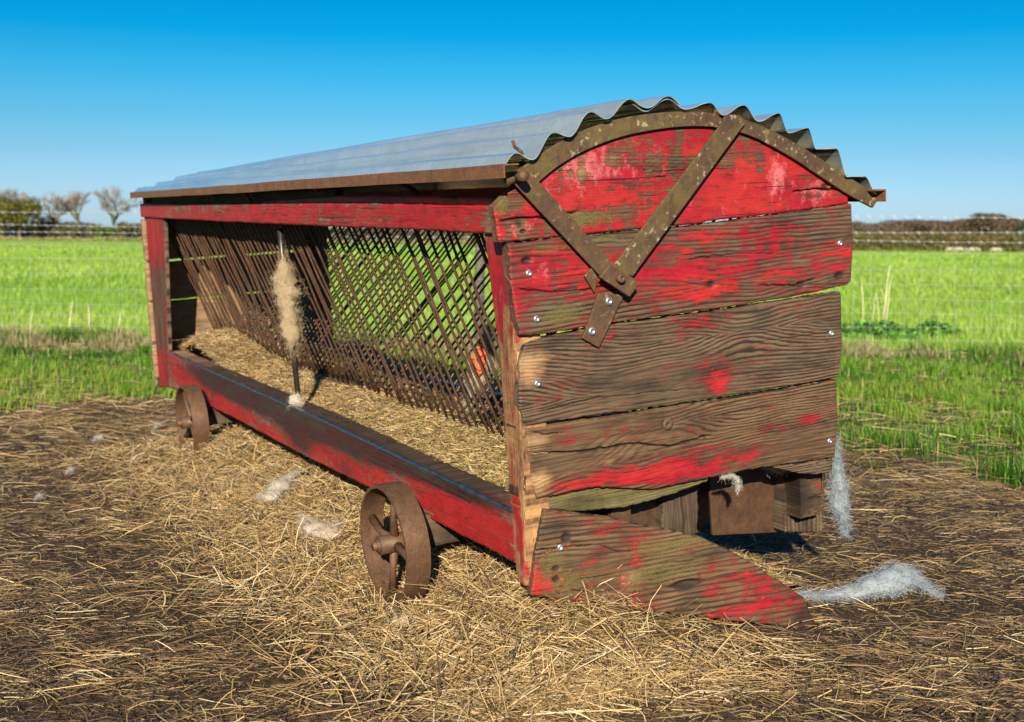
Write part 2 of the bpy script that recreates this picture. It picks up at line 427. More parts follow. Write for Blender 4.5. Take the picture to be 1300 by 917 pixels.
    mk = np.stack([np.concatenate([P, np.full_like(P[:, idx], -.6 if name != 'top_rail' else .5)], 1).ravel(), cat(Mo), cat(Pa), cat(Dk)], -1)
    attr_col(o, 'mask', mk); attr_f(o, 'grain', cat(g))
    attr_v(o, 'gcoord', np.stack([AA.ravel()+seed*3.1, BB.ravel()+seed*1.7, DD.ravel()], -1))
    return o
def tplank(name, fn, a0, a1, b0, b1, thick, mat, parent=feeder, **kw):
    return plank(name, fn, a0, a1, [(a0, b0), (a1, b0)], [(a0, b1), (a1, b1)], thick, mat, parent, **kw)

# ------------------------------------------------------------------ near end boards
plank('gable_board', fE, [(-0.0386,0.8489),(-0.0475,0.9145)], [(1.0566,0.8789),(1.0541,0.9134)],
      [(-0.0511,0.8479),(-0.0181,0.8439),(0.1450,0.8481),(0.3270,0.8520),(0.5454,0.8547),(0.5708,0.8592),(0.8075,0.8665),(1.0684,0.8804)],
      [(-0.0553,0.9222),(-0.0383,0.9339),(-0.0037,0.9611),(0.0485,0.9971),(0.1102,1.0351),(0.2677,1.0958),(0.5045,1.1241),(0.7063,1.1010),(0.8386,1.0452),(0.9486,0.9835),(1.0396,0.9248),(1.0688,0.9128)],
      .03, WOOD, feeder, seed=2, base=(.56, .20, .20, .06), nscale=1.1, vstreak=1., rag=.0007,
      paint=[(0.1943,0.9578,0.1600,0.0562,0.2500),(0.7291,0.9648,0.2474,0.0817,0.3000),(0.9753,0.8766,0.1166,0.0298,0.3000),(0.5718,0.8912,0.1553,0.0280,0.2000),(0.3050,0.8860,0.2160,0.0172,-0.3500),(0.4160,1.0158,0.0579,0.0502,-0.3500),(-0.0007,0.9393,0.0419,0.0217,-0.3500),(0.1914,0.8923,0.0905,0.0188,-0.4000),(0.6392,1.0185,0.0938,0.0280,-0.2500),(0.1089,1.0076,0.0654,0.0257,-0.3000)],
      moss=[(-0.0279,0.9352,0.0186,0.0288,0.9000),(0.1911,0.8867,0.1369,0.0226,0.5500),(0.4273,0.9961,0.0484,0.0504,0.4000),(0.6518,1.0080,0.0889,0.0401,0.3500),(0.0876,1.0139,0.0649,0.0256,0.4000),(0.2893,1.0672,0.1404,0.0151,0.4000)],
      pale=[(0.2415,1.0122,0.1385,0.0488,0.5500),(0.4727,0.9063,0.0493,0.0354,0.3000),(0.7960,0.9622,0.0381,0.0536,0.6000),(0.9476,0.9246,0.0630,0.0296,0.3500),(0.0843,0.9443,0.0432,0.0257,0.3000),(0.0170,0.8745,0.0296,0.0219,0.5000)],
      dark=[(0.0172,0.8782,0.0169,0.0183,0.6000),(0.0093,0.8896,0.0189,0.0091,0.4000),(0.1483,0.9189,0.0487,0.0112,0.3000),(0.3270,0.8520,0.2942,0.0058,0.4000)],
      cracks=[([(-0.0424,0.8944),(0.0077,0.8988),(0.0819,0.8947),(0.1920,0.9054)], .0022, .010), ([(0.8497,0.9226),(0.9476,0.9246),(1.0337,0.9186),(1.0600,0.9196)], .0022, .012), ([(0.3335,1.0185),(0.4027,0.9777),(0.4508,0.9777),(0.4801,0.9805)], .0014, .005)],
      dents=[(0.9705,0.9299,0.0143,0.0085,0.0060),(0.0271,0.8666,0.0084,0.0055,0.0050)])
plank('end_plank', fE, [(0.0043,0.6242),(-0.0126,0.7482),(-0.0142,0.8381)], [(1.0596,0.6548),(1.0729,0.7675),(1.0683,0.8718)],
      [(-0.0379,0.6249),(0.0085,0.6237),(0.0686,0.6212),(0.2712,0.6275),(0.5638,0.6311),(0.8301,0.6401),(1.0008,0.6511),(1.0478,0.6558),(1.0896,0.6743)],
      [(-0.0266,0.8408),(0.1449,0.8453),(0.3268,0.8491),(0.5579,0.8528),(0.8074,0.8648),(1.0920,0.8803)],
      .03, WOODG, feeder, seed=3, base=(.25, .08, .0, .08), gfreq=85,
      paint=[(0.0758,0.7688,0.0986,0.0559,0.4500),(0.3941,0.7440,0.1728,0.0551,0.4200),(0.6440,0.7245,0.1601,0.0451,0.3800),(0.5145,0.6742,0.1803,0.0282,0.3500),(0.8878,0.7374,0.1727,0.0510,0.1200),(0.9747,0.8382,0.1167,0.0299,-0.2000),(0.0925,0.6642,0.0884,0.0263,-0.5000),(0.7790,0.8079,0.1665,0.0208,0.2200),(0.3031,0.8381,0.0704,0.0231,-0.5000)],
      moss=[(0.1253,0.6610,0.0758,0.0341,0.8500),(0.0782,0.8189,0.0873,0.0130,0.5000),(0.2340,0.8348,0.1392,0.0114,0.6000),(0.5702,0.8412,0.1556,0.0080,0.4000)],
      pale=[(0.0753,0.7596,0.0698,0.0410,0.4500),(0.1832,0.7090,0.0680,0.0190,0.3000)],
      dark=[(0.5681,0.7709,0.0666,0.0404,0.3500),(0.0300,0.7965,0.0213,0.0221,0.4000),(0.8620,0.8447,0.1415,0.0126,0.2500),(1.0013,0.6858,0.0587,0.0260,0.3500),(0.8308,0.6740,0.0840,0.0106,0.3000),(0.0298,0.7075,0.0299,0.0371,0.2000)],
      knots=[(*k[:2], .03, .5) for k in [(0.5785,0.6951,0.0026,0.0020,1.0000),(0.8725,0.6705,0.0028,0.0021,1.0000)]],
      cracks=[([(-0.0006,0.7361),(0.0950,0.7167),(0.1836,0.7166),(0.2635,0.7214)], .0018, .007), ([(0.7221,0.6830),(0.8585,0.6716),(0.9436,0.6861)], .002, .007), ([(0.4926,0.7663),(0.6453,0.7715),(0.8051,0.7602)], .0015, .004)],
      dents=[(0.0322,0.7981,0.0127,0.0074,0.0090),(0.5734,0.6955,0.0153,0.0081,0.0070),(0.8781,0.6700,0.0169,0.0107,0.0060),(1.0188,0.6844,0.0176,0.0087,0.0090)])
plank('end_plank', fE, [(0.0105,0.4083),(-0.0047,0.4484),(0.0011,0.5609),(0.0199,0.5963)], [(1.0118,0.3994),(1.0278,0.4862),(1.0239,0.6294)],
      [(-0.0175,0.4066),(0.0104,0.4064),(0.3092,0.4018),(0.5567,0.3992),(0.8250,0.3985),(1.0148,0.4013),(1.0564,0.4007)],
      [(-0.0082,0.5881),(0.0288,0.6028),(0.0901,0.6133),(0.2710,0.6226),(0.5637,0.6260),(0.8299,0.6337),(1.0240,0.6382),(1.0594,0.6373)],
      .03, WOODG, feeder, seed=5, base=(-.06, .0, .0, .12), gfreq=95, straight=1.5, relief=.0016,
      paint=[(0.5966,0.4336,0.0418,0.0249,0.7500),(0.1542,0.5624,0.1371,0.0268,0.2800),(0.4876,0.6161,0.2056,0.0282,0.3000),(0.6124,0.5316,0.1056,0.1037,0.1800),(0.8260,0.4437,0.1714,0.0215,0.2000),(0.0824,0.4520,0.0664,0.0095,0.3000)],
      moss=[(0.0670,0.5874,0.0436,0.0151,0.5000)],
      pale=[(0.0257,0.5391,0.0518,0.0564,1.0000),(0.0382,0.4426,0.0347,0.0228,0.6000),(0.0880,0.5698,0.0662,0.0189,0.4000)],
      dark=[(0.0589,0.4206,0.1335,0.0153,0.2500),(0.5096,0.5224,0.1283,0.0816,0.1500),(0.9411,0.5392,0.0873,0.0871,0.2000),(0.2240,0.6031,0.1402,0.0116,0.3000)],
      knots=[(*k[:2], .045, .8) for k in [(0.2178,0.4575,0.0023,0.0020,1.0000),(0.6924,0.5647,0.0027,0.0021,1.0000)]],
      cracks=[([(0.0598,0.4397),(0.2174,0.4478),(0.3829,0.4402),(0.5577,0.4302)], .0014, .004)])
plank('end_plank', fE, [(0.0338,0.2198),(0.0177,0.2922),(0.0100,0.3989)], [(0.9937,0.1738),(1.0069,0.2662),(1.0029,0.3961)],
      [(-0.0267,0.2265),(0.0318,0.2240),(0.2009,0.2245),(0.3712,0.1895),(0.5633,0.1885),(0.7427,0.1893),(0.9938,0.1761),(1.0535,0.1735)],
      [(-0.0179,0.3991),(0.0100,0.3989),(0.3089,0.3938),(0.5565,0.3930),(0.8249,0.3921),(1.0029,0.3961),(1.0563,0.3962)],
      .03, WOOD, feeder, seed=8, base=(-.02, .0, .0, .08), gfreq=90, straight=1.4, relief=.0016,
      paint=[(0.3507,0.2298,0.1486,0.0346,0.8000),(0.2087,0.2451,0.1176,0.0278,0.4200),(0.5514,0.2263,0.1587,0.0294,0.4500),(0.7109,0.2332,0.1103,0.0215,0.3500),(0.8938,0.3000,0.0287,0.0132,0.7000),(0.5534,0.2891,0.2406,0.0334,0.1600),(0.2138,0.3635,0.0934,0.0157,0.1800)],
      moss=[], pale=[(0.0344,0.3666,0.0656,0.0267,0.7000),(0.0384,0.2695,0.0438,0.0385,0.8000),(0.2102,0.2808,0.1175,0.0237,0.4000)],
      dark=[(0.2346,0.3068,0.1916,0.0238,0.2500),(0.9066,0.2141,0.1172,0.0354,0.2500),(0.9382,0.3644,0.0583,0.0440,0.2000)],
      knots=[(*k[:2], .04, .9) for k in [(0.4238,0.3514,0.0025,0.0020,1.0000),(0.1186,0.2758,0.0022,0.0019,1.0000)]],
      cracks=[([(0.0071,0.3400),(0.0766,0.3312),(0.1660,0.3213),(0.3060,0.3200),(0.4268,0.2936),(0.5668,0.3038)], .0022, .012), ([(0.0186,0.3976),(0.0569,0.3786),(0.1232,0.3747)], .002, .006)],
      dents=[(0.4238,0.3514,0.0223,0.0142,0.0050)])
plank('splinter_board', lambda a, b, d: (.012-d, a, b), [(0.0348,0.1962),(0.0359,0.2194)], [(0.5629,0.1759),(0.5635,0.1948)],
      [(-0.0168,0.2093),(0.0349,0.1981),(0.1591,0.1660),(0.2994,0.1529),(0.4471,0.1599),(0.5656,0.1776)],
      [(-0.0152,0.2399),(0.0715,0.2249),(0.2015,0.2384),(0.3719,0.2099),(0.5661,0.1965)], .022, WOODM, feeder, seed=9, base=(-.3, .35, 0, .0), gfreq=120)
plank('splinter_board', lambda a, b, d: (.026-d, a, b), [(0.7785,0.1814),(0.7787,0.1901)], [(0.9903,0.1428),(0.9937,0.1716)],
      [(0.7646,0.1836),(0.8201,0.1659),(0.8909,0.1433),(0.9577,0.1323),(0.9932,0.1356),(1.0230,0.1353)],
      [(0.7647,0.1880),(0.8487,0.1789),(0.9060,0.1765),(0.9937,0.1716),(1.0235,0.1714)], .026, WOODG, feeder, seed=10, base=(-.3, 0, 0, .2))
low = plank('broken_skirt_board', fL, [(-0.0162,-0.0103),(0.0011,0.0971),(0.0262,0.1990)], [(0.8041,-0.2401),(0.7603,-0.1863),(0.7462,-0.1447)],
      [(-0.0442,0.0004),(-0.0202,-0.0096),(0.1615,-0.0669),(0.3570,-0.1217),(0.5392,-0.1751),(0.7057,-0.2201),(0.8290,-0.2512)],
      [(-0.0341,0.2134),(0.0261,0.1971),(0.2125,0.1444),(0.3860,0.0883),(0.4756,0.0520),(0.5900,-0.0203),(0.7078,-0.1100),(0.7512,-0.1433),(0.8295,-0.2116)],
      .028, WOOD, feeder, seed=12, base=(.20, .32, .1, .16), nscale=1.2, vstreak=.4, gfreq=70,
      paint=[(0.0179,0.0156,0.0827,0.0275,0.3000),(0.1634,-0.0187,0.1076,0.0402,0.2000),(0.6589,-0.1340,0.0872,0.0429,0.4500),(0.2742,0.0544,0.0437,0.0324,0.2000),(0.5654,-0.0650,0.0708,0.0295,0.3000),(0.0242,0.1563,0.0616,0.0272,-0.6000),(0.0823,0.0646,0.0627,0.0276,-0.3000),(0.3720,-0.0021,0.0675,0.0370,-0.4000),(0.4031,-0.0902,0.0682,0.0291,-0.3500),(0.3407,0.0645,0.1347,0.0204,-0.2000)],
      moss=[(0.0410,0.0711,0.0537,0.0590,0.4500),(0.3383,-0.0069,0.1350,0.0410,0.3500),(0.1220,0.0083,0.1064,0.0279,0.3000),(0.3851,0.0576,0.1362,0.0164,0.5000)],
      pale=[(0.2500,-0.0129,0.0480,0.0365,0.6000),(0.5879,-0.1112,0.0713,0.0382,0.3000)],
      dark=[(0.7746,-0.2194,0.0647,0.0481,1.1000),(0.4026,-0.1068,0.0591,0.0333,0.5000),(0.0488,0.1527,0.0620,0.0234,0.4500),(0.1903,0.1237,0.1737,0.0139,0.3500),(0.4748,0.0230,0.0924,0.0207,0.3500),(0.4269,-0.0525,0.0501,0.0207,0.4000)],
      cracks=[([(-0.0070,0.0984),(0.0422,0.0966),(0.1044,0.0929),(0.1676,0.0871)], .002, .008), ([(0.1614,0.0921),(0.2095,0.0645),(0.2852,0.0547)], .0015, .005)],
      dents=[(0.4087,-0.0536,0.0362,0.0103,0.0200),(0.0824,0.1161,0.0124,0.0138,0.0070),(0.0523,0.0456,0.0103,0.0079,0.0060),(0.0511,0.0180,0.0103,0.0099,0.0060)], edge=.008)
# corner post: front face, and mossy split face behind the board ends
plank('corner_post', fSv, [(0.0097,-0.0295),(0.0055,-0.0024)], [(0.8617,-0.1204),(0.8567,0.0022)],
      [(0.8598,-0.1206),(0.5685,-0.0725),(0.2786,-0.0522),(0.0015,-0.0302)], [(0.8619,-0.0166),(0.5780,0.0145),(0.2945,0.0270),(0.0037,0.0052)], .07, WOODH, feeder, seed=14,
      base=(.05, .0, .0, .0), straight=.35, gfreq=180, vertical=True,
      paint=[(0.8175,-0.0681,0.1148,0.0552,0.7500),(0.6678,-0.0351,0.1156,0.0390,0.4000),(0.2068,-0.0194,0.0807,0.0238,0.5000),(0.0928,-0.0024,0.1224,0.0197,0.8000)],
      dark=[(0.3550,-0.0650,0.0805,0.0403,0.1500),(0.2023,-0.0395,0.0609,0.0320,0.2000)])
plank('corner_post', lambda a, b, d: (.004-d, b, a), [(0.0226,-0.0176),(0.0106,0.0390)], [(0.8570,0.0056),(0.8543,0.0478)],
      [(0.8568,0.0077),(0.6260,0.0044),(0.2174,0.0031),(0.0175,0.0062)], [(0.8541,0.0499),(0.4015,0.0580),(0.1876,0.0609),(0.0106,0.0390)], .05, WOODM, feeder, seed=15,
      base=(-.2, .45, 0, .15), straight=.5, da=.003,
      cracks=[([(0.2561,0.0029),(0.1392,0.0057),(0.0405,0.0096)], .003, .012)], dark=[(0.1778,0.0076,0.0773,0.0130,0.4000)],
      dents=[(0.1106,0.0021,0.0194,0.0152,0.0150)], rag=.003)
# ------------------------------------------------------------------ side
plank('side_beam', fS, -3.70, -.03, [(-3.7858,-0.0094),(-2.4674,0.0248),(-1.6538,0.0257),(-1.0391,0.0398),(-0.4579,0.0456),(-0.0337,0.0506)],
      [(-3.7170,0.1852),(-2.4241,0.1901),(-1.4524,0.1951),(-0.7652,0.1888),(-0.4409,0.1853),(-0.0410,0.1862)], .085, WOODR, feeder, seed=20, da=.006, db=.003,
      base=(.46, -.1, .12, .2), gfreq=90, nscale=.7, edge=.012, rag=.0015,
      paint=[(-3.2581,0.0845,0.3764,0.0647,0.2500),(-2.4599,0.0532,0.3466,0.0427,0.3500),(-0.9725,0.0436,0.3676,0.0581,0.3000),(-0.2612,0.0995,0.2571,0.0657,0.3500),(-1.4664,0.1227,0.3124,0.0409,0.1500),(-1.8035,0.1698,0.5165,0.0186,-0.4000)],
      dark=[(-2.8106,0.1466,0.5068,0.0524,0.9000),(-2.1015,0.1564,0.4891,0.0595,0.9000),(-1.4580,0.1662,0.3822,0.0581,0.8500),(-0.9537,0.1636,0.3071,0.0415,0.8000),(-0.5451,0.1709,0.2518,0.0281,0.7000),(-0.2090,0.1726,0.1702,0.0213,0.6000),(-1.6432,0.0775,0.1740,0.0732,0.5000),(-1.1751,0.0538,0.1150,0.0553,0.3500)],
      cracks=[([(-0.9561,0.1481),(-0.6557,0.1531),(-0.2553,0.1538)], .002, .004)])
plank('side_beam', lambda a, b, d: (a, 1.0-d, b), -3.9, -.03, [(-3.9, -.12), (-.03, .0)], [(-3.9, .03), (-.03, .165)], .08, WOODG, feeder, seed=21, da=.02, db=.01, base=(.3, 0, 0, .1))
# added blue strips stand in for sky sheen along the worn beam arrises
plank('edge_sheen', lambda a, b, d: (a, -.003+d, b), -3.68, -.035, [(-3.6835,0.1806),(-2.4259,0.1832),(-1.4532,0.1908),(-0.7657,0.1851),(-0.4415,0.1808),(-0.0340,0.1759)],
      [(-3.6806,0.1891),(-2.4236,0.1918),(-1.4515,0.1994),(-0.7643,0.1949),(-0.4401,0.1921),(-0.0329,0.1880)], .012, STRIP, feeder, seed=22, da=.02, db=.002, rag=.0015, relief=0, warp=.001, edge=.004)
plank('edge_sheen', lambda a, b, d: (a, .915+d, b), -3.88, -.035, [(-3.9, .022), (-.03, .155)], [(-3.9, .036), (-.03, .170)], .012, STRIP, feeder, seed=23, da=.03, db=.003, rag=.001, relief=0, edge=.003)
plank('top_rail', lambda a, b, d: (a, d-.012, b), -3.99, -.03, [(-4.0955,0.8744),(-3.6467,0.8696),(-2.2472,0.8652),(-1.1749,0.8643),(-0.5590,0.8642),(-0.0439,0.8613)],
      [(-4.1900,0.9418),(-2.2283,0.9373),(-1.1616,0.9373),(-0.5497,0.9323),(-0.0259,0.9266)], .05, WOODR, feeder, seed=24, da=.006, db=.003,
      base=(.66, -.1, .12, .05), gfreq=70, nscale=.5, paint=[(-2.5879,0.9181,0.6683,0.0267,-0.2500),(-0.0726,0.8928,0.0317,0.0340,-0.6000)], dark=[(-2.7178,0.9146,0.6970,0.0205,0.2500)],
      moss=[(-1.7262,0.9361,0.4917,0.0057,0.6000)])
plank('top_rail', lambda a, b, d: (a, d+.004, b), -1.9, -.04, [(-1.9182,0.9248),(-1.1625,0.9323),(-0.5499,0.9312),(-0.0259,0.9266)],
      [(-1.9133,0.9453),(-1.1575,0.9597),(-0.5466,0.9548),(-0.0241,0.9450)], .04, WOODR, feeder, seed=25, da=.008, db=.003, base=(.6, .1, .1, .15))
tplank('top_rail', lambda a, b, d: (a, 1.06-d, b), -3.9, -.03, .865, .95, .05, WOODR, seed=26, da=.03, db=.01, base=(.5, 0, 0, .2))
tplank('eave_board', lambda a, b, d: (a, .03+d, b), -3.95, -1.2, .93, .985, .03, WOODG, seed=27, da=.03, db=.01, base=(-.3, 0, 0, .6))
plank('far_post', fSv, [(-0.0398,-3.9799),(-0.0038,-3.7132)], [(0.8669,-3.9803),(0.8704,-3.5422)], [(0.8669,-3.9803),(-0.0398,-3.9799)], [(0.8706,-3.5252),(0.1953,-3.6610),(-0.0013,-3.6949)],
      .022, WOODG, feeder, seed=30, da=.006, db=.006, base=(.1, 0, 0, .0), straight=.4, gfreq=60,
      paint=[(0.7771,-3.7162,0.1386,0.2102,0.9000),(0.0706,-3.8473,0.1329,0.2212,0.6000),(0.7723,-3.9401,0.2549,0.1875,0.2000)])
tplank('far_post', lambda a, b, d: (b, .895+d, a), 0, .87, -3.98, -3.86, .07, WOODR, seed=31, da=.01, db=.01, base=(.45, 0, 0, .2), straight=.4)
FW = -3.93
for i, (w0, w1) in enumerate(((.02, .206), (.212, .422), (.43, .632), (.643, .86))):
    tplank('far_end_board', lambda a, b, d: (FW-.03*(i % 2)*0-d, a, b), -.02, .95, w0, w1, .025, WOODI, seed=32+i, da=.008, db=.006,
           base=(-.35, 0, 0, .0+.05*i), gfreq=60, relief=.002, straight=1.2)
tplank('far_batten', lambda a, b, d: (FW+.03-d, b, a), .1, .86, .40, .50, .028, WOODI, seed=38, da=.01, db=.01, base=(-.3, 0, 0, .2))
def arch_w(v, far=False):
    P = [(-0.0025,1.0286),(0.0413,1.0308),(0.1416,1.0822),(0.2466,1.1204),(0.3685,1.1448),(0.4872,1.1473),(0.6052,1.1304),(0.7228,1.1149),(0.8257,1.0828),(0.9210,1.0375),(1.0277,0.9587),(1.1062,0.9064)]
    return interp(P, v)-.0
def far_drop(v): return np.interp(v, [-.1, -.03, .13, .25, .6, 1.1], [.0, .01, .048, .068, .07, .03])
va = np.linspace(0, 1.05, 18)
plank('far_gable_board', lambda a, b, d: (FW-d, a, b), 0., 1.05, [(0, .865), (1.05, .865)],
      [(float(v), float(max(.875, arch_w(v)-far_drop(v)-.02))) for v in va], .025, WOODI, feeder, seed=39, da=.02, db=.02, base=(-.2, 0, 0, .3))
# ------------------------------------------------------------------ iron work on the near end
def strip_mesh(outer, inner, d0, d1, fn, n=60):
    """flat curved bar between two polylines"""
    def res(P, n):
        P = np.array(P, float); s = np.r_[0, np.cumsum(np.linalg.norm(np.diff(P, axis=0), axis=1))]; q = np.linspace(0, s[-1], n)
        # smooth curve through points
        a = np.interp(q, s, P[:, 0]); b = np.interp(q, s, P[:, 1])
        k = np.ones(5)/5
        a[2:-2] = np.convolve(a, k, 'valid'); b[2:-2] = np.convolve(b, k, 'valid')
        return np.stack([a, b], -1)
    A = res(outer, n); B = res(inner, n); v = []; f = []
    for i in range(n):
        for (p, d) in ((A[i], d0), (B[i], d0), (B[i], d1), (A[i], d1)): v.append(fn(p[0], p[1], d))
    for i in range(n-1):
        for k in range(4): f.append((i*4+k, i*4+(k+1) % 4, (i+1)*4+(k+1) % 4, (i+1)*4+k))
    f.append((3, 2, 1, 0)); f.append(tuple((n-1)*4+k for k in range(4)))
    m = MB(); m.add(v, f); return m
strip_mesh([(0.0068,1.0041),(0.0501,1.0297),(0.1116,1.0643),(0.2006,1.0991),(0.3146,1.1250),(0.4323,1.1357),(0.5295,1.1354),(0.6169,1.1283),(0.7065,1.1090),(0.8388,1.0575),(0.9489,1.0024),(1.0633,0.9431),(1.1610,0.8933)],
           [(0.0469,0.9643),(0.0868,0.9956),(0.1356,1.0232),(0.2097,1.0543),(0.3129,1.0817),(0.4309,1.0964),(0.5283,1.1003),(0.6032,1.0950),(0.7056,1.0729),(0.8379,1.0143),(0.9481,0.9541),(1.0481,0.9008),(1.1336,0.8641)],
           -.003, -.013, fE).build('arch_strap', RUSTL, feeder, .0015)
m = MB(); m.prism([(-0.0108,0.9849),(0.0066,0.9987),(0.0366,1.0120),(0.0524,0.9896),(0.2677,0.7674),(0.2299,0.7396)], -.014, -.021, fE); m.build('brace_bar', RUST, feeder, .0015)
m = MB(); m.prism([(0.5959,1.1030),(0.6091,1.1245),(0.6550,1.1238),(0.6752,1.1056),(0.3108,0.7408),(0.2420,0.7559)], -.022, -.029, fE); m.build('brace_bar', RUSTL, feeder, .0015)
m = MB(); m.prism([(0.2075,0.7471),(0.2360,0.7755),(0.3106,0.7350),(0.3193,0.7187),(0.2925,0.6917)], -.030, -.040, fE); pp = m.build('pivot_plate', RUST, feeder, .003)
m = MB(); m.prism([(0.2216,0.7057),(0.2950,0.6954),(0.2159,0.5729),(0.1694,0.6011)], -.006, -.013, fE); ft = m.build('brace_foot', RUST, feeder, .0015)
m = MB(); m.prism([(0.1829,0.7510),(0.2039,0.7684),(0.2210,0.7441),(0.2103,0.7067)], -.004, -.012, fE); m.build('bent_tab', RUST, feeder, .002)
def disc(px, d0, d1, r, name, mat, par, fn=fE, n=12, socket=True):
    a, b = px; m = MB()
    ring = lambda rr, d: [fn(a+rr*math.cos(2*PI*k/n), b+rr*math.sin(2*PI*k/n), d) for k in range(n)]
    v = ring(r, d0)+ring(r, d1)+ring(r*.75, d1-.0015)+ring(r*.4, d1-.0015)+ring(r*.35, d1+.001)
    f = []
    for s in range(4):
        for k in range(n): f.append((s*n+k, s*n+(k+1) % n, (s+1)*n+(k+1) % n, (s+1)*n+k))
    f.append(tuple(range(4*n, 5*n)))
    m.add(v, f); return m.build(name, mat, par, 0, True)
for q in [(0.2481,0.6841),(0.1961,0.6157)]: disc(q, -.013, -.017, .0105, 'screw', SCREW, ft)
disc([(0.2620,0.7408)][0], -.040, -.054, .011, 'bolt', RUST, pp)
for q in [(0.0350,0.7683),(0.0510,0.6588),(1.0200,0.7731),(0.9844,0.5282),(0.0455,0.5045),(0.9738,0.2263)]: disc(q, .001, -.003, .0085, 'screw', SCREW, feeder)
for q in [(0.0650,0.0970)]: disc(q, .001, -.003, .0085, 'screw', SCREW, low, fL)
disc([(0.4238,0.3514)][0], .004, -.001, .015, 'bolt', RUST, feeder)
m = MB(); q = [(0.0062,0.9915)][0]
m.tube([fE(*q, -.01), (.10, q[0]-.01, q[1]+.004)], [.012, .012], 10); m.tube([(.045, q[0]-.03, q[1]-.012), (.06, q[0]+.012, q[1]+.016)], .011, 10)
m.build('hinge_barrel', RUST, feeder, 0, True)
# pivot behind the gable
# ------------------------------------------------------------------ roof
CR = [(-0.0015,1.0464),(0.0991,1.0922),(0.2007,1.1376),(0.3162,1.1659),(0.4306,1.1725),(0.5612,1.1620),(0.6719,1.1551),(0.7892,1.1340),(0.8942,1.0937),(0.9915,1.0356),(1.0919,0.9584)]; TR = [(0.0413,1.0308),(0.1416,1.0822),(0.2466,1.1204),(0.3685,1.1448),(0.4872,1.1473),(0.6052,1.1304),(0.7228,1.1149),(0.8257,1.0828),(0.9210,1.0375),(1.0277,0.9587)]
pts = []
for i, c in enumerate(CR):
    pts.append(c)
    if i < len(TR): pts.append(TR[i])
pts = [(CR[0][0]-.045, CR[0][1]-.035)]+pts+[(CR[-1][0]+.045, CR[-1][1]-.05)]
def smooth_profile(pts, k=9):
    out = []
    for i in range(len(pts)-1):
        (a0, b0), (a1, b1) = pts[i], pts[i+1]
        for j in range(k):
            s = j/k; e = (1-math.cos(PI*s))/2
            # rounded in w, even in v, along the chord
            out.append((a0+(a1-a0)*s, b0+(b1-b0)*e))
    out.append(pts[-1]); return np.array(out)
PR = smooth_profile(pts)
# straight reference line through the arch, to flatten the sheet towards the far end
def roof_sheet(u0, u1, i0, i1, lift, nu, seed):
    P = PR[i0:i1]; n = len(P); us = np.linspace(u0, u1, nu)
    V = []
    for side in (0, 1):
        for u in us:
            f = np.clip(-u/3.95, 0, 1)
            wv = P[:, 1]-far_drop(P[:, 0])*f
            # corrugations keep their height; slight sag and dents
            wv = wv+(fbm(u*2+P[:, 0]*3, P[:, 0]*5, seed)-.5)*.010+lift-side*.0022
            vv = P[:, 0]+(fbm(u*1.5, P[:, 0]*2, seed+3)-.5)*.006
            for a, b in zip(vv, wv): V.append((u+(fbm(a*9, a*0, seed+5)-.5)*.012*(1 if abs(u-u0) < 1e-6 or abs(u-u1) < 1e-6 else 0), a, b))
    V = np.array(V); F = []
    for side in (0, 1):
        o = side*nu*n
        ii, jj = np.meshgrid(np.arange(nu-1), np.arange(n-1), indexing='ij')
        F.append(np.stack([o+ii*n+jj, o+(ii+1)*n+jj, o+(ii+1)*n+jj+1, o+ii*n+jj+1], -1).reshape(-1, 4)[:, ::(1 if side == 0 else -1)])
    E = []
    for j in range(n-1):
        E.append((j, j+1, nu*n+j+1, nu*n+j)); k = (nu-1)*n; E.append((k+j+1, k+j, nu*n+k+j, nu*n+k+j+1))
    for i in range(nu-1):
        E.append((i*n, nu*n+i*n, nu*n+(i+1)*n, (i+1)*n)); k = n-1; E.append((i*n+k, (i+1)*n+k, nu*n+(i+1)*n+k, nu*n+i*n+k))
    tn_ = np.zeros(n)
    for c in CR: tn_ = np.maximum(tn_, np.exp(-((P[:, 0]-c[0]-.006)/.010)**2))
    F.append(np.array(E)); o = add_mesh('roof_sheet', V, np.concatenate(F), GALV, feeder, True)
    attr_f(o, 'crest_sheen', np.tile(tn_, 2*nu))
    try: o.data.set_sharp_from_angle(angle=math.radians(50))
    except Exception: pass
    return o
nP = len(PR)
split = 1+8*9+9
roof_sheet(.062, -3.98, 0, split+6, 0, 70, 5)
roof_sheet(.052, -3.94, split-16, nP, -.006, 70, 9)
# eave angle irons
def eave(pts_top, h, vo, name, flip=1):
    n = 40; m = MB(); v = []; f = []
    for i in range(n):
        u, ww = pts_top[0][0]+(pts_top[1][0]-pts_top[0][0])*i/(n-1), pts_top[0][1]+(pts_top[1][1]-pts_top[0][1])*i/(n-1)
        ww += (float(fbm(u*2, 0, 77))-.5)*.008
        for (dv, dw) in ((0, 0), (0, -h), (.004*flip, -h), (.004*flip, -.004), (.04*flip, -.004), (.04*flip, 0)): v.append((u, vo+dv, ww+dw))
    for i in range(n-1):
        for k in range(6): f.append((i*6+k, i*6+(k+1) % 6, (i+1)*6+(k+1) % 6, (i+1)*6+k))
    f += [(5, 4, 3, 2, 1, 0), tuple((n-1)*6+k for k in range(6))]
    m.add(v, f); return m.build(name, RUSTE, feeder)
ea = eave([(-3.97, 1.003), (.104, 1.024)], .031, -.06, 'eave_angle')
eave([(-3.97, .93), (.075, .915)], .034, 1.15, 'eave_angle', -1)
m = MB(); m.tube([(-2.1287,0.0000,0.9859), (-2.0902,0.0000,0.9703), (-2.0427,0.0000,0.9519), (-2.0251,-0.0000,0.9398)], .008, 6); m.build('bent_hook', RUST, ea, 0, True)
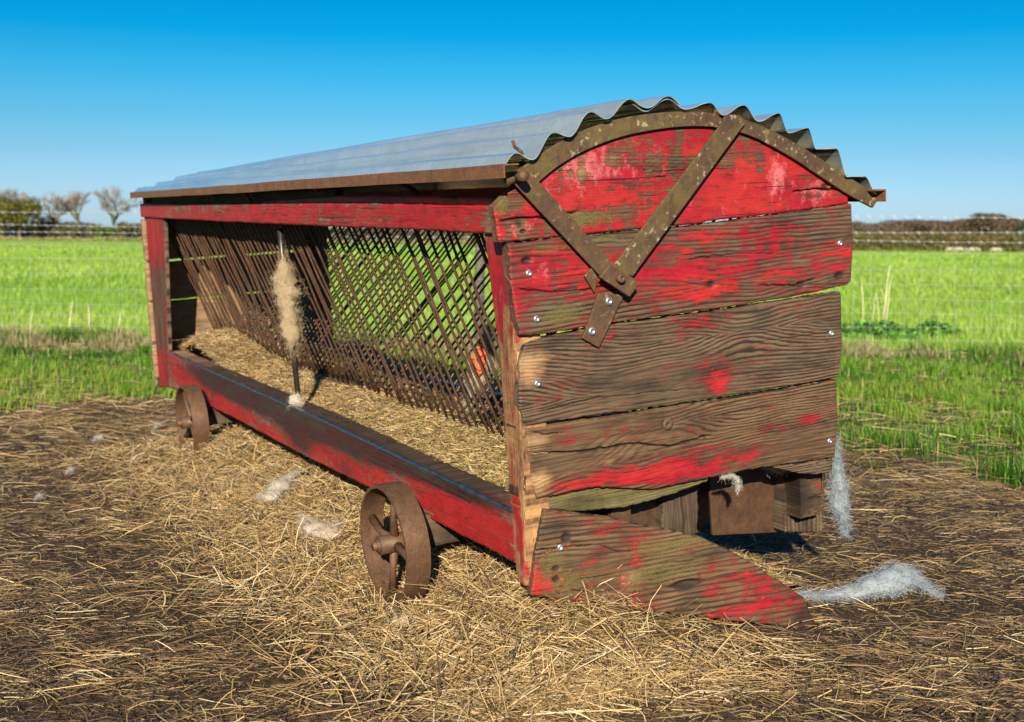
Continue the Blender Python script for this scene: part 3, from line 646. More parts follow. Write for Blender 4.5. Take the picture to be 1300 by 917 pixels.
m = MB(); m.tube([(.03, .035, 1.03), (.03, .03, 1.05), (.032, .012, 1.062), (.034, .006, 1.075)], .0045, 6); m.build('bent_hook', RUST, feeder, 0, True)
# rafters and cross bars under the roof
for u in (-1.3, -2.6):
    m = MB(); vs = np.linspace(.0, 1.08, 14)
    m.tube([(u, float(v), float(arch_w(v)-far_drop(v)*(-u/3.95)-.04)) for v in vs], .013, 6); m.build('roof_hoop', RUST, feeder, 0, True)
# ------------------------------------------------------------------ V shaped hay rack
VB, WB = .30, .215
rr = random.Random(5)
rods = []
N = 68
for k in range(N):
    u = -.06-k*(3.80/N)
    rods.append((u, 0)); rods.append((u-.02, 1))
def rod_pts(u, side):
    j = rr.gauss(0, .006); b = rr.gauss(0, .012); lean = rr.gauss(0, .012)+(.05 if rr.random() < .04 else 0)
    if side == 0: A = (u+lean, .045, .885); B = (u+j, VB, WB)
    else: A = (u+lean, 1.0, .89); B = (u+j, VB+.04, WB)
    A = Vector(A); B = Vector(B); pts = []
    for i in range(7):
        s = i/6; p = A.lerp(B, s)+Vector((b*math.sin(PI*s), .010*math.sin(PI*s)*rr.choice((-1, 1))*.3, 0)); pts.append(p)
    return pts
order = sorted(rods, key=lambda q: (q[1] == 1 and q[0] < -1.02, -q[0]))
rest = MB(); cnt = 0
for (u, s) in order:
    P = rod_pts(u, s)
    if (s == 0) or (cnt < 100 and u > -1.0):
        cnt += 1; m = MB(); m.tube(P, .0043, 7); m.build('rack_rod', RUSTR, feeder, 0, True)
    else: rest.tube(P, .0043, 6)
tag(rest.build('rack_rod', RUSTR, feeder, 0, True), kind='stuff')
print('rods', cnt)
m = MB(); m.box((-1.9, VB+.02, .13), (1.86, .03, .085)); m.box((-1.9, .19, .03), (1.86, .10, .006))
m.box((-2.2, .62, .0), (1.55, .27, .005)); m.build('trough_floor', RUSTW, feeder, .003)
for s_, v_ in ((0, .05), (1, 1.0)):
    m = MB(); m.tube([(-3.85, v_, .885), (-.05, v_, .885)], .009, 8); m.build('rack_bar', RUSTR, feeder, 0, True)
# support rod
rt_, rb_ = (-1.7879,0.0000,0.8673), (-1.7255,-0.0000,0.2347)
m = MB(); m.tube([(rt_[0], .03, .89), (rt_[0], .032, .7), (rb_[0]-.02, .034, .4), (rb_[0], .036, .185)], [.0125, .0105, .0105, .0105], 12)
m.tube([(rt_[0], .03, .88), (rt_[0], .03, .845)], .02, 10); m.build('support_rod', STEELROD, feeder, 0, True)

# ------------------------------------------------------------------ wheels
def spoke_wheel(c, r, wd, name='wheel', tilt=0, rot0=.3):
    """cast iron wheel, axis along v, front face at c"""
    root = empty(name, (0, 0, 0)); root.parent = feeder
    root.matrix_local = Matrix.Translation(Vector(c)) @ Matrix.Rotation(tilt, 4, 'X')
    n = 56; th = .009; v = []; f = []
    prof = [(r, 0), (r+.001, wd*.5), (r, wd), (r-th, wd), (r-th*.8, wd*.5), (r-th, 0)]
    for i in range(n):
        a = 2*PI*i/n; w_ = 1+.004*math.sin(5*a)
        for (q, d) in prof: v.append((q*w_*math.cos(a), d, q*w_*math.sin(a)))
    k = len(prof)
    for i in range(n):
        for j in range(k): f.append((i*k+j, i*k+(j+1) % k, ((i+1) % n)*k+(j+1) % k, ((i+1) % n)*k+j))
    m = MB(); m.add(v, f); rim = m.build('rim', RUSTW, root, 0, True); rim.data.set_sharp_from_angle(angle=math.radians(40))
    for q in range(4):
        a = rot0+q*PI/2; m = MB()
        y = wd*.5
        m.tube([(.02*math.cos(a), y, .02*math.sin(a)), ((r*.5)*math.cos(a+.08), y-.004, (r*.5)*math.sin(a+.08)), ((r-.006)*math.cos(a), y, (r-.006)*math.sin(a))], [.014, .0095, .013], 8)
        m.build('spoke', RUSTW, root, 0, True)
    m = MB(); m.tube([(0, -.012, 0), (0, wd+.02, 0)], .027, 14); m.tube([(0, -.030, 0), (0, -.010, 0)], .013, 12); m.tube([(0, -.018, 0), (0, -.012, 0)], .020, 12)
    m.build('hub', RUSTW, root, 0, True)
    return root
spoke_wheel((-0.5714,-0.1300,-0.0123), .168, .070, tilt=0, rot0=1.35)
spoke_wheel((-2.9427,-0.1100,-0.0502), .168, .070, tilt=0, rot0=.6)
spoke_wheel((-.60, .84, -.03), .168, .07, rot0=.9)
spoke_wheel((-2.94, .86, -.07), .168, .07, rot0=.2)
for (c1, vv) in (((-0.5714,-0.1300,-0.0123), .9), ((-2.9427,-0.1100,-0.0502), .9)):
    m = MB(); m.tube([(c1[0], c1[1]+.03, c1[2]), (c1[0], vv, c1[2]-.01)], .014, 10); m.build('axle', RUST, feeder, 0, True)
    tplank('axle_bolster', lambda a, b, d: (c1[0]-.06+d, a, b), -.02, 1.0, c1[2]-.02, .06 if c1[0] > -1 else .03, .10, WOODG, seed=int(50-c1[0]*4), da=.02, db=.01, base=(-1.5, 0, 0, .25))
# timber blocks, shade put into their dark base, and rusted plate under the near end
blk = lambda uu: (lambda a, b, d: (uu-d, b, a))
plank('support_block', blk(-.08), [(0.0089,0.5460),(0.0229,0.4729)], [(0.2038,0.5315),(0.2129,0.4746)], [(0.0238,0.4678),(0.2129,0.4746)], [(0.0008,0.5886),(0.1937,0.5948)], .12, WOODG, feeder, seed=60,
      base=(-1.5, .15, 0, .5), relief=.004, warp=.03, rag=.004, straight=2)
plank('support_block', blk(-.08), [(-0.0747,1.0353),(-0.0519,0.9150)], [(0.1133,1.0384),(0.1326,0.9189)], [(-0.0508,0.9091),(0.1307,0.9306)], [(-0.0781,1.0537),(0.1083,1.0690)], .12, WOODG, feeder, seed=61,
      base=(-1.5, .0, 0, .42), relief=.006, warp=.02, rag=.003, straight=.6, gfreq=60)
if 1:
    m = MB(); m.prism([(0.6844,0.1586),(1.0093,0.1250),(1.0013,0.0268),(0.9446,-0.0723),(0.6926,-0.0339)], .14, .15, lambda a, b, d: (-d, a, b)); m.build('rusted_plate', RUSTR, feeder, .002)
m = MB(); m.prism([(0.1455,0.1331),(0.5342,0.1342),(0.5117,0.0272),(0.3620,0.0464)], .10, .105, lambda a, b, d: (-d, a, b)); m.build('rusted_plate', RUSTR, feeder, .002)

# ------------------------------------------------------------------ ground
def gh(x, y):
    """terrain height, metres"""
    x = np.asarray(x, float); y = np.asarray(y, float)
    near = np.exp(-(np.clip(np.hypot(x, y-4)-4, 0, None)/2.)**2)
    z = (fbm(x*1.3, y*1.3, 101)-.5)*.05*near+(fbm(x*7, y*7, 102)-.5)*.022*near
    dx = x-O.x; dy = y-O.y
    u = dx*RM[0][0]+dy*RM[1][0]; v = dx*RM[0][1]+dy*RM[1][1]
    along = sstep(-3.6, -2.6, u)*(1-sstep(-.02, .18, u))
    rg = np.exp(-((v-.18)/.24)**2)*along*(.13+.05*(fbm(x*5, y*5, 103)-.5))
    rg = rg+.035*np.exp(-((u-.12)/.22)**2-((v-.15)/.4)**2)
    rg = rg-.01*np.exp(-((u+.57)/.2)**2-((v+.13)/.12)**2)
    rg = rg-.085*np.exp(-((u+.57)/.26)**2-((v+.06)/.17)**2)+.04*np.exp(-((u+.22)/.15)**2-((v+.02)/.12)**2)+.02*np.exp(-((u+1.4)/.5)**2-((v+.1)/.12)**2)
    far = np.clip(y-120, 0, None)*.0
    return z+rg+far-.008
def uvw(x, y):
    dx = x-O.x; dy = y-O.y; return dx*RM[0][0]+dy*RM[1][0], dx*RM[0][1]+dy*RM[1][1]
def grass_edge(x): # y where grass takes over from trampled ground
    return np.interp(x, [-8, -3, -2.1, -1, .5, 1.6, 2.3, 3.2, 8], [6.7, 7.0, 7.2, 7.6, 7.2, 5.6, 4.95, 4.7, 4.6])
def grassness(x, y):
    return sstep(-.35, .45, y-grass_edge(x)+(fbm(x*1.6, y*1.6, 110)-.5)*2.3+(fbm(x*6, y*6, 111)-.5)*1.1)
def fence_y(x): return 11.0-.085*x
def fieldness(x, y): return sstep(-.1, .5, y-fence_y(x)-.15+(fbm(x*2, y*2, 112)-.5)*.5)
def axis(a, b, d, lo, hi, g=1.13):
    c = list(np.arange(a, b+1e-6, d)); s = d
    while c[-1] < hi: s *= g; c.append(c[-1]+s)
    s = d
    while c[0] > lo: s *= g; c.insert(0, c[0]-s)
    return np.array(c)
gx = axis(-2.8, 3.2, .022, -900, 900); gy = axis(2.1, 6.6, .022, -500, 1500)
X, Y = np.meshgrid(gx, gy, indexing='ij'); Z = gh(X, Y)
n2 = len(gy); ii, jj = np.meshgrid(np.arange(len(gx)-1), np.arange(n2-1), indexing='ij')
F = np.stack([ii*n2+jj, (ii+1)*n2+jj, (ii+1)*n2+jj+1, ii*n2+jj+1], -1).reshape(-1, 4)
gm, nt = newmat('ground_soil_and_field'); t = NT(nt)
pos = t.n('ShaderNodeNewGeometry').outputs['Position']
zn = t.n('ShaderNodeAttribute', attribute_name='zone'); sp = t.n('ShaderNodeSeparateColor'); t.l(zn.outputs['Color'], sp.inputs[0])
soil = t.mix(t.ramp(t.noise(pos, 3.5, 8, .7), [(.35, 0.), (.65, 1.)]), (.014, .009, .006), (.060, .038, .022))
soil = t.mix(t.ramp(t.noise(t.mapv(pos, (60, 170, 60)), 1, 6, .8), [(.47, 0.), (.62, .85)]), soil, (.20, .135, .07))
soil = t.mix(t.ramp(t.noise(pos, 28, 6, .8), [(.52, 0.), (.66, .8)]), soil, (.012, .008, .006))
soil = t.mix(sp.outputs[2], soil, (.16, .105, .045))
gr = t.mix(t.ramp(t.noise(pos, 6, 6, .7), [(.3, 0.), (.7, 1.)]), (.028, .065, .008), (.075, .13, .018))
fi = t.mix(t.ramp(t.noise(t.mapv(pos, (.12, .035, .1)), 1, 6, .6), [(.3, 0.), (.7, 1.)]), (.25, .40, .055), (.33, .47, .075))
fi = t.mix(t.ramp(t.noise(t.mapv(pos, (1.5, .6, 1)), 1, 6, .7), [(.35, 0.), (.7, .5)]), fi, (.13, .28, .012))
c = t.mix(sp.outputs[0], soil, gr); c = t.mix(sp.outputs[1], c, fi)
hb = t.math('ADD', t.noise(pos, 45, 8, .75), t.math('MULTIPLY', t.noise(pos, 220, 4, .7), .5))
t.out(c, .85, t.bump(hb, .9, .02), 0, .2)
g = add_mesh('ground', np.stack([X, Y, Z], -1).reshape(-1, 3), F, gm)
Us, Vs = uvw(X, Y)
heap = np.exp(-((Vs-.15)/.45)**2)*sstep(-3.8, -2.8, Us)*(1-sstep(.2, .6, Us))*fbm(X*4, Y*4, 120)*1.2
attr_col(g, 'zone', np.stack([grassness(X, Y), fieldness(X, Y), np.clip(heap, 0, 1), X*0+1], -1).reshape(-1, 4))
tag(g, kind='structure')

# ------------------------------------------------------------------ straw
def ribbons(P0, az, el, L, wd, bend, roll, tint, segs=3, ridge=.35, taper=.0):
    """many thin stalks at once: 3 verts across x segs+1 along"""
    n = len(L); s = np.linspace(-.5, .5, segs+1)[None, :]
    d = np.stack([np.cos(az)*np.cos(el), np.sin(az)*np.cos(el), np.sin(el)], -1)
    side = np.stack([-np.sin(az), np.cos(az), np.zeros(n)], -1)
    up = np.cross(d, side)
    sr = side*np.cos(roll)[:, None]+up*np.sin(roll)[:, None]; ur = np.cross(d, sr)
    C = P0[:, None, :]+d[:, None, :]*(s*L[:, None])[..., None]+sr[:, None, :]*((s**2-.1)*(bend*L)[:, None])[..., None]+ur[:, None, :]*((.1-s**2)*(np.abs(bend)*L*.6)[:, None])[..., None]
    ww = (wd[:, None]*(1-taper*np.abs(s+.5)))*.5
    V = np.stack([C-sr[:, None, :]*ww[..., None], C+ur[:, None, :]*(ww*ridge*2)[..., None], C+sr[:, None, :]*ww[..., None]], 2)
    V = V.reshape(-1, 3)
    k = (segs+1)*3; b = []
    for i in range(segs):
        for j in range(2): b.append((i*3+j, i*3+j+1, (i+1)*3+j+1, (i+1)*3+j))
    b = np.array(b); F = (np.arange(n)[:, None, None]*k+b[None]).reshape(-1, 4)
    T = np.repeat(tint, k, axis=0)
    return V, F, T
def straw_tint(n, dull, rng=RNG):
    a = rng.random(n)[:, None]; pal = np.array([[.60, .42, .19], [.42, .28, .12], [.26, .165, .075], [.68, .56, .34], [.13, .085, .048], [.05, .036, .026]])
    p = np.stack([.30-.22*dull, .27-.10*dull, .18+.02*dull, .15-.1*dull, .07+.18*dull, .03+.22*dull], -1); p = p/p.sum(1, keepdims=True)
    cdf = np.cumsum(p, 1); k = (rng.random(n)[:, None] > cdf).sum(1).clip(0, 5)
    c = pal[k]*(.42+.48*rng.random(n)[:, None])
    return np.concatenate([c, np.ones((n, 1))], 1)
def scatter_ground(n, box, dens):
    x = RNG.uniform(box[0], box[1], n*3); y = RNG.uniform(box[2], box[3], n*3)
    keep = RNG.random(n*3) < dens(x, y); x, y = x[keep][:n], y[keep][:n]; return x, y
def inview(x, y, mar=.35): return (np.abs(x) < .46*y+mar)
Vv, Ff, Tt = [], [], []; off = 0
def push(V, F, T):
    global off
    Vv.append(V); Ff.append(F+off); Tt.append(T); off += len(V)
def heapness(x, y):
    u, v = uvw(x, y)
    return np.exp(-((v-.05)/.38)**2)*sstep(-3.7, -2.6, u)*(1-sstep(.25, .6, u))
# long stalks
def dens_long(x, y):
    return inview(x, y)*(1-.93*grassness(x, y))*np.clip(.07+.5*sstep(.38, .68, fbm(x*2.2, y*5, 130))+.9*heapness(x, y), 0, 1)
for (n, lmin, lmax, wmin, wmax, lift, fl) in ((150000, .010, .040, .0010, .0026, .002, .55), (56000, .03, .10, .0010, .0024, .006, .15), (30000, .06, .15, .0012, .0028, .009, 0), (7000, .10, .22, .0015, .0030, .016, 0)):
    x, y = scatter_ground(n, (-3.6, 3.8, 2.2, 8.2), lambda x, y: np.clip(dens_long(x, y)+fl*inview(x, y)*(1-grassness(x, y)), 0, 1)); n = len(x)
    L = RNG.uniform(lmin, lmax, n)*np.where(RNG.random(n) < .2, .5, 1)
    az = RNG.normal(0, .75, n)+np.where(RNG.random(n) < .25, RNG.uniform(0, PI, n), 0)
    el = RNG.normal(0, .10, n)+heapness(x, y)*RNG.normal(0, .22, n)
    z = gh(x, y)+RNG.random(n)*lift+.002+np.abs(np.sin(el))*L*.35
    dull = np.clip(.95-heapness(x, y)*.9+(fbm(x*2.2, y*3, 131)-.5)*1.6+.25*(x > .9), 0, 1)
    dull = np.clip(dull+fl*.8, 0, 1); tn = straw_tint(n, dull); tn[:, :3] *= 1.45-1.2*fl
    push(*ribbons(np.stack([x, y, z], -1), az, el, L, RNG.uniform(wmin, wmax, n), RNG.normal(0, .35, n), RNG.uniform(-.5, .5, n), tn))
# extra heap around the wheels, under the beam and below the broken board
n = 30000
u = RNG.uniform(-3.3, .38, n); v = RNG.normal(.02, .24, n); keep = RNG.random(n) < np.where(u > -.02, .6, 1)*np.where(u > -1.2, 1, .6); u, v = u[keep], v[keep]; n = len(u)
x = O.x+RM[0][0]*u+RM[0][1]*v; y = O.y+RM[1][0]*u+RM[1][1]*v
L = RNG.uniform(.04, .15, n); az = RNG.uniform(0, PI, n); el = RNG.normal(0, .35, n)
z = gh(x, y)+.004+RNG.random(n)*.014+np.abs(np.sin(el))*L*.3
push(*ribbons(np.stack([x, y, z], -1), az, el, L, RNG.uniform(.0014, .0032, n), RNG.normal(0, .4, n), RNG.uniform(-.6, .6, n), straw_tint(n, np.full(n, .12))*np.array([1.25, 1.25, 1.2, 1])))
so_ = add_mesh('ground_straw', np.concatenate(Vv), np.concatenate(Ff), STRAW, None, False)
attr_col(so_, 'tint', np.concatenate(Tt)); tag(so_, 'loose dry straw trampled over bare soil around the feeder', 'straw', kind='stuff')

# hay in the trough
Vv, Ff, Tt = [], [], []; off = 0
def hay_w(u, v):
    return .155+.10*np.exp(-((u+3.35)/.42)**2)+.02*np.exp(-((u+.9)/.8)**2)+(fbm(u*6, v*9, 140)-.5)*.05+.22*(np.minimum(v, .32)-.1)-.11*(v > .36)-.035*np.clip((-u-1)/2.8, 0, 1)*(v > .36)-.3*(v > .36)*sstep(-.75, -.5, u)
gu = np.linspace(-3.88, -.06, 240); gv = np.linspace(.085, .96, 60)
U_, V_ = np.meshgrid(gu, gv, indexing='ij'); Wv = hay_w(U_, V_)-.012-.03*((V_ > .27) & (V_ < .36))
k2 = len(gv); ii, jj = np.meshgrid(np.arange(len(gu)-1), np.arange(k2-1), indexing='ij')
HV = np.stack([U_, V_, Wv], -1).reshape(-1, 3); HV = (np.array(RM) @ HV.T).T+np.array(O)
HF = np.stack([ii*k2+jj, (ii+1)*k2+jj, (ii+1)*k2+jj+1, ii*k2+jj+1], -1).reshape(-1, 4)
push(HV, HF, np.tile(np.array([[.30, .20, .085, 1]]), (len(HV), 1))*np.concatenate([np.repeat(.6+.6*RNG.random((len(HV), 1)), 3, 1), np.ones((len(HV), 1))], 1))
n = 46000
u = -.07-3.78*RNG.random(n)**1.25; v = np.where(RNG.random(n) < .65, RNG.uniform(.09, .31, n), RNG.uniform(.34, .95, n))
L = RNG.uniform(.015, .07, n)*(1+.6*(u < -2)); az = RNG.uniform(0, PI, n); el = RNG.normal(0, .3, n)
ww = hay_w(u, v)+RNG.random(n)*.012-.006
P = (np.array(RM) @ np.stack([u, v, ww], -1).T).T+np.array(O)
tn = straw_tint(n, np.full(n, .05))*np.array([1.25, 1.25, 1.2, 1]); gg = RNG.random(n) < .12*(u > -1.4); tn[gg, :3] = np.array([.30, .30, .09])
push(*ribbons(P, az, el, L, RNG.uniform(.0013, .0030, n), RNG.normal(0, .4, n), RNG.uniform(-.6, .6, n), tn))
hay = add_mesh('trough_hay', np.concatenate(Vv), np.concatenate(Ff), STRAW, None, False)
attr_col(hay, 'tint', np.concatenate(Tt)); tag(hay, 'chopped golden hay lying along the trough inside the feeder', 'hay', kind='stuff')

# ------------------------------------------------------------------ grass
def blades(x, y, z, h, wd, az, lean, tint, segs=2):
    n = len(x); base = np.stack([x, y, z], -1)
    sd_ = np.stack([np.cos(az), np.sin(az), np.zeros(n)], -1); ld = np.stack([-np.sin(az), np.cos(az), np.zeros(n)], -1)
    V = []
    for s, wv in ((0, 1.), (.55, .8), (1., .0)):
        c = base+ld*(lean*h*s*s)[:, None]+np.array([0, 0, 1.])*(h*(s-.18*s*s*np.abs(lean)))[:, None]
        if wv > 0: V += [c-sd_*(wd*wv*.5)[:, None], c+sd_*(wd*wv*.5)[:, None]]
        else: V += [c]
    V = np.stack(V, 1).reshape(-1, 3); i = np.arange(n)[:, None]*5
    Q = np.concatenate([i+0, i+1, i+3, i+2], 1); Tq = np.concatenate([i+2, i+3, i+4, i+4], 1)
    return V, Q, Tq, np.repeat(tint, 5, axis=0)
def grass_obj(name, parts, label, cat):
    V = []; Fq = []; T = []; o_ = 0; tri = []
    for (v, q, t3, tt) in parts:
        V.append(v); Fq.append(q+o_); tri.append(t3[:, :3]+o_); T.append(tt); o_ += len(v)
    V = np.concatenate(V); Fq = np.concatenate(Fq); tri = np.concatenate(tri); T = np.concatenate(T)
    me = bpy.data.meshes.new(name); me.vertices.add(len(V)); me.vertices.foreach_set('co', V.astype(np.float32).ravel())
    loops = np.concatenate([Fq.ravel(), tri.ravel()]).astype(np.int32); sizes = np.r_[np.full(len(Fq), 4), np.full(len(tri), 3)]
    me.loops.add(len(loops)); me.loops.foreach_set('vertex_index', loops); me.polygons.add(len(sizes))
    me.polygons.foreach_set('loop_start', np.r_[0, np.cumsum(sizes)[:-1]].astype(np.int32)); me.update(calc_edges=True)
    me.materials.append(GRASS); o = bpy.data.objects.new(name, me); COL.objects.link(o); attr_col(o, 'tint', T)
    return tag(o, label, cat, kind='stuff')
def green(n, x, y, pal, seed):
    k = np.clip(fbm(x*.9, y*.9, seed)*1.3-.15+RNG.normal(0, .22, n), 0, .999); pal = np.array(pal); i = (k*len(pal)).astype(int)
    c = pal[i]*(.7+.6*RNG.random((n, 1))); return np.concatenate([c, np.ones((n, 1))], 1)
PG = [[.03, .085, .008], [.06, .16, .010], [.12, .28, .016], [.18, .34, .024], [.26, .32, .05]]
n = 300000
yy = 4.2+(RNG.random(n)**1.35)*7.6; xx = RNG.uniform(-1, 1, n)*(.46*yy+.5)
tuft = sstep(.34, .60, fbm(xx*4, yy*4, 151))*sstep(.25, .5, fbm(xx*1.1, yy*1.4, 153)+.1); keep = (RNG.random(n) < grassness(xx, yy)*(.35+.65*tuft)) & (yy < fence_y(xx)+.3)
xx, yy, tf = xx[keep], yy[keep], tuft[keep]; n = len(xx)
h = (.022+.068*RNG.random(n))*(.4+1.1*tf)*(1+.5*sstep(9.6, 11.2, yy))
tn = green(n, xx, yy, PG, 150); dr = RNG.random(n) < .07+1.1*sstep(9.7, 10.8, yy)*sstep(.35, .6, fbm(xx*1.2, yy*2, 152)); tn[dr, :3] = np.array([.42, .36, .18])*(.6+.6*RNG.random((dr.sum(), 1)))
grass_obj('meadow_grass', [blades(xx, yy, gh(xx, yy)-.004, h, RNG.uniform(.003, .0065, n)*(yy/6), RNG.uniform(0, PI*2, n), RNG.normal(.5, .35, n), tn)],
          'short tufted green grass growing behind the feeder up to the wire fence', 'grass')
# dry litter over the grass
Vv, Ff, Tt = [], [], []; off = 0
n = 5200; yy = RNG.uniform(5, 11, n); xx = RNG.uniform(-1, 1, n)*(.46*yy+.3)
L = RNG.uniform(.05, .20, n); push(*ribbons(np.stack([xx, yy, gh(xx, yy)+.02+RNG.random(n)*.02], -1), RNG.normal(0, .6, n), RNG.normal(0, .15, n), L, RNG.uniform(.003, .006, n), RNG.normal(0, .3, n), RNG.uniform(-.5, .5, n), straw_tint(n, np.full(n, .15))))
lo = add_mesh('grass_litter', np.concatenate(Vv), np.concatenate(Ff), STRAW, None, False); attr_col(lo, 'tint', np.concatenate(Tt))
tag(lo, 'scattered dry stalks lying on the green grass behind the feeder', 'straw', kind='stuff')
# young crop in the field
PF = [[.20, .36, .04], [.26, .42, .055], [.32, .47, .07], [.38, .52, .09]]
parts = []
for (n, y0, y1, hh, ws, pw_) in ((120000, 10.6, 24, .13, .0075, 1.3), (90000, 22, 60, .15, .02, 1.4), (50000, 55, 150, .18, .06, 1.3)):
    yy = y0+(RNG.random(n)**pw_)*(y1-y0); xx = RNG.uniform(-1, 1, n)*(.46*yy+.8)
    keep = (yy > fence_y(xx)+.25) & (RNG.random(n) < .45+.55*fbm(xx*.8, yy*.8, 161)); xx, yy = xx[keep], yy[keep]; n = len(xx)
    parts.append(blades(xx, yy, gh(xx, yy)-.01, hh*(.5+.7*RNG.random(n)), ws*(.6+.8*RNG.random(n)), RNG.uniform(0, 2*PI, n), RNG.normal(.5, .3, n), green(n, xx*.4, yy*.25, PF, 160)))
grass_obj('young_crop', parts, 'bright green young cereal crop covering the field beyond the fence', 'crop')

# ------------------------------------------------------------------ wool
def wool(name, path, rads, label, group=None, nf=1400, col=(.50, .46, .38), seed=1, fl=.05, flat=1., parent=None, fr=1.):
    rg = np.random.default_rng(seed); P = np.array(path, float); S = np.r_[0, np.cumsum(np.linalg.norm(np.diff(P, axis=0), axis=1))]
    R_ = np.array(rads, float); tot = S[-1]
    m = 26; q = np.linspace(0, tot, m); C = np.stack([np.interp(q, S, P[:, i]) for i in range(3)], -1); r = np.interp(q, S, R_)
    n = 20; V = []
    T_ = np.gradient(C, axis=0); T_ /= np.linalg.norm(T_, axis=1)[:, None]+1e-9
    ref = np.array([0, 0, 1.]) if abs(T_[:, 2].mean()) < .8 else np.array([1., 0, 0])
    X_ = np.cross(T_, ref); X_ /= np.linalg.norm(X_, axis=1)[:, None]+1e-9; Y_ = np.cross(X_, T_)
    for i in range(m):
        for k in range(n):
            a = 2*PI*k/n; e = .35+.75*fbm(i*.6+seed, 1.8*math.cos(a)+seed*7, seed, 3)+.55*fbm(i*1.4, 3*math.sin(a)+9, seed+4, 3)
            e = e*(.55+.9*float(fbm(i*.9+seed*3, 1.2*math.cos(a+i*.5), seed+9, 2)))
            tp = min(1, 3*min(i, m-1-i)/m+.12)
            V.append(C[i]+(X_[i]*math.cos(a)+Y_[i]*math.sin(a)*flat)*r[i]*float(e)*tp)
    V = np.array(V); F = [(i*n+k, i*n+(k+1) % n, (i+1)*n+(k+1) % n, (i+1)*n+k) for i in range(m-1) for k in range(n)]
    F = np.array(F); tint = np.array([[*col, 1]])*np.concatenate([np.repeat(.7+.4*fbm(V[:, 0]*60, V[:, 2]*60+V[:, 1]*40, seed, 3)[:, None], 3, 1), np.ones((len(V), 1))], 1)
    nf *= 2; idx = rg.integers(0, len(V), nf); base = V[idx]; cen = C[idx//n]; outw = base-cen
    az = np.arctan2(outw[:, 1], outw[:, 0])+PI/2+rg.normal(0, .8, nf); el = rg.normal(.05, .5, nf)*(1 if flat > .8 else .5)
    tg = T_[idx//n]; al = rg.random(nf) < .65
    az = np.where(al, np.arctan2(tg[:, 1], tg[:, 0])+rg.normal(0, .35, nf)*(1+2*(np.abs(tg[:, 2]) > .8)), az); el = np.where(al, np.arcsin(np.clip(tg[:, 2], -1, 1))*.92+rg.normal(0, .3, nf), el)
    L = fl*rg.uniform(.3, 1.1, nf)*np.where(al, 1.3, 1); fb = np.array([[*col, 1]])*np.concatenate([np.repeat(.75+.45*rg.random((nf, 1)), 3, 1), np.ones((nf, 1))], 1)
    V2, F2, T2 = ribbons(base+outw*rg.uniform(-.1, .25, nf)[:, None], az, el, L, np.full(nf, .0006*fr), rg.normal(0, 2.2, nf), rg.uniform(-1, 1, nf), fb, segs=4)
    o = add_mesh(name, np.concatenate([V, V2]), np.concatenate([F, F2+len(V)]), WOOLM, parent, True); attr_col(o, 'tint', np.concatenate([tint, T2]))
    if label: tag(o, label, 'wool', group)
    return o
def gpt(p, dz=0.): return (p[0], p[1], float(gh(p[0], p[1]))+dz)
WG = 'tufts of sheep wool'
q = [W((rt_[0]+.0-.0*k, .034, w_)) for k, w_ in enumerate((.765, .70, .62, .55, .48, .42, .37))]
rx_ = (-1.8090,0.0000,0.7744), (-1.7917,0.0000,0.6443), (-1.7899,0.0000,0.5274), (-1.7819,0.0000,0.3958)
rodu = lambda w_: float(np.interp(w_, [.185, .4, .7, .9], [rb_[0], rb_[0]-.02, rt_[0], rt_[0]]))
q = [W((rodu(w_), .033, w_)) for w_ in np.linspace(rx_[0][2], rx_[3][2]-.02, 7)]
wool('wool_tuft', q, [.026, .038, .034, .044, .036, .042, .030], 'long matted wool wrapped round the upright rod inside the feeder', WG, 900, (.42, .33, .21), 3, .035)
wool('wool_tuft', [W((rb_[0]-.02, .03, .20)), W((rb_[0]+.01, .02, .215)), W((rb_[0]+.05, .03, .21))], [.014, .024, .012], 'small wool tuft at the foot of the upright rod on the beam', WG, 250, (.62, .54, .42), 4, .03)
G = [(-0.9230,4.2679),(-0.8499,4.1494),(-0.8371,4.2713),(-0.7935,4.3492),(-0.6943,3.8896),(-0.6291,3.7517),(-0.5669,3.6781),(-0.5567,3.8131),(-0.3105,2.9892),(-0.2751,3.0025),(-0.2476,3.0158),(0.8357,3.3142),(0.9063,3.3089),(0.9993,3.3191),(1.0910,3.3597),(1.1669,3.4166),(1.2272,3.3259)]
wool('wool_tuft', [gpt(G[0], .03), gpt(G[1], .045), gpt(G[2], .055), gpt(G[3], .045)], [.016, .028, .034, .018], 'pale wool tuft on the straw, left one of the pair near the front wheel', WG, 500, (.52, .47, .39), 5, .035, .6)
wool('wool_tuft', [gpt(G[4], .045), gpt(G[5], .045), gpt(G[6], .04), gpt(G[7], .035)], [.026, .036, .036, .02], 'pale wool tuft on the straw just left of the front wheel', WG, 600, (.54, .45, .35), 6, .035, .6)
wool('wool_tuft', [gpt(G[8], .02), gpt(G[9], .022), gpt(G[10], .015)], [.010, .015, .008], 'small fluffy wool tuft below the front wheel at the bottom of the photo', WG, 260, (.6, .54, .44), 7, .02, .7)
wool('wool_tuft', [gpt(G[11], .02), gpt(G[12], .02), gpt(G[13], .024), gpt(G[14], .034), gpt(G[15], .034), gpt(G[16], .012)], [.009, .014, .024, .040, .038, .016],
     'long drawn out white fleece lying right of the broken board', WG, 1500, (.38, .43, .47), 8, .045, .7)  # blue-grey shade put into the fleece colour
hw = [(1.0235,0.2136),(1.0285,0.1444),(1.0339,0.1023),(1.0389,0.0278),(1.0534,-0.0258),(1.0621,-0.0576)]
wool('wool_tuft', [W((.0, a, b)) for a, b in hw], [.007, .010, .015, .022, .014, .006], 'white wool, blue shade in its colour, hanging from the right corner of the feeder', WG, 900, (.36, .42, .46), 9, .04, 1.)  # shade beside the feeder is mixed into this wool colour
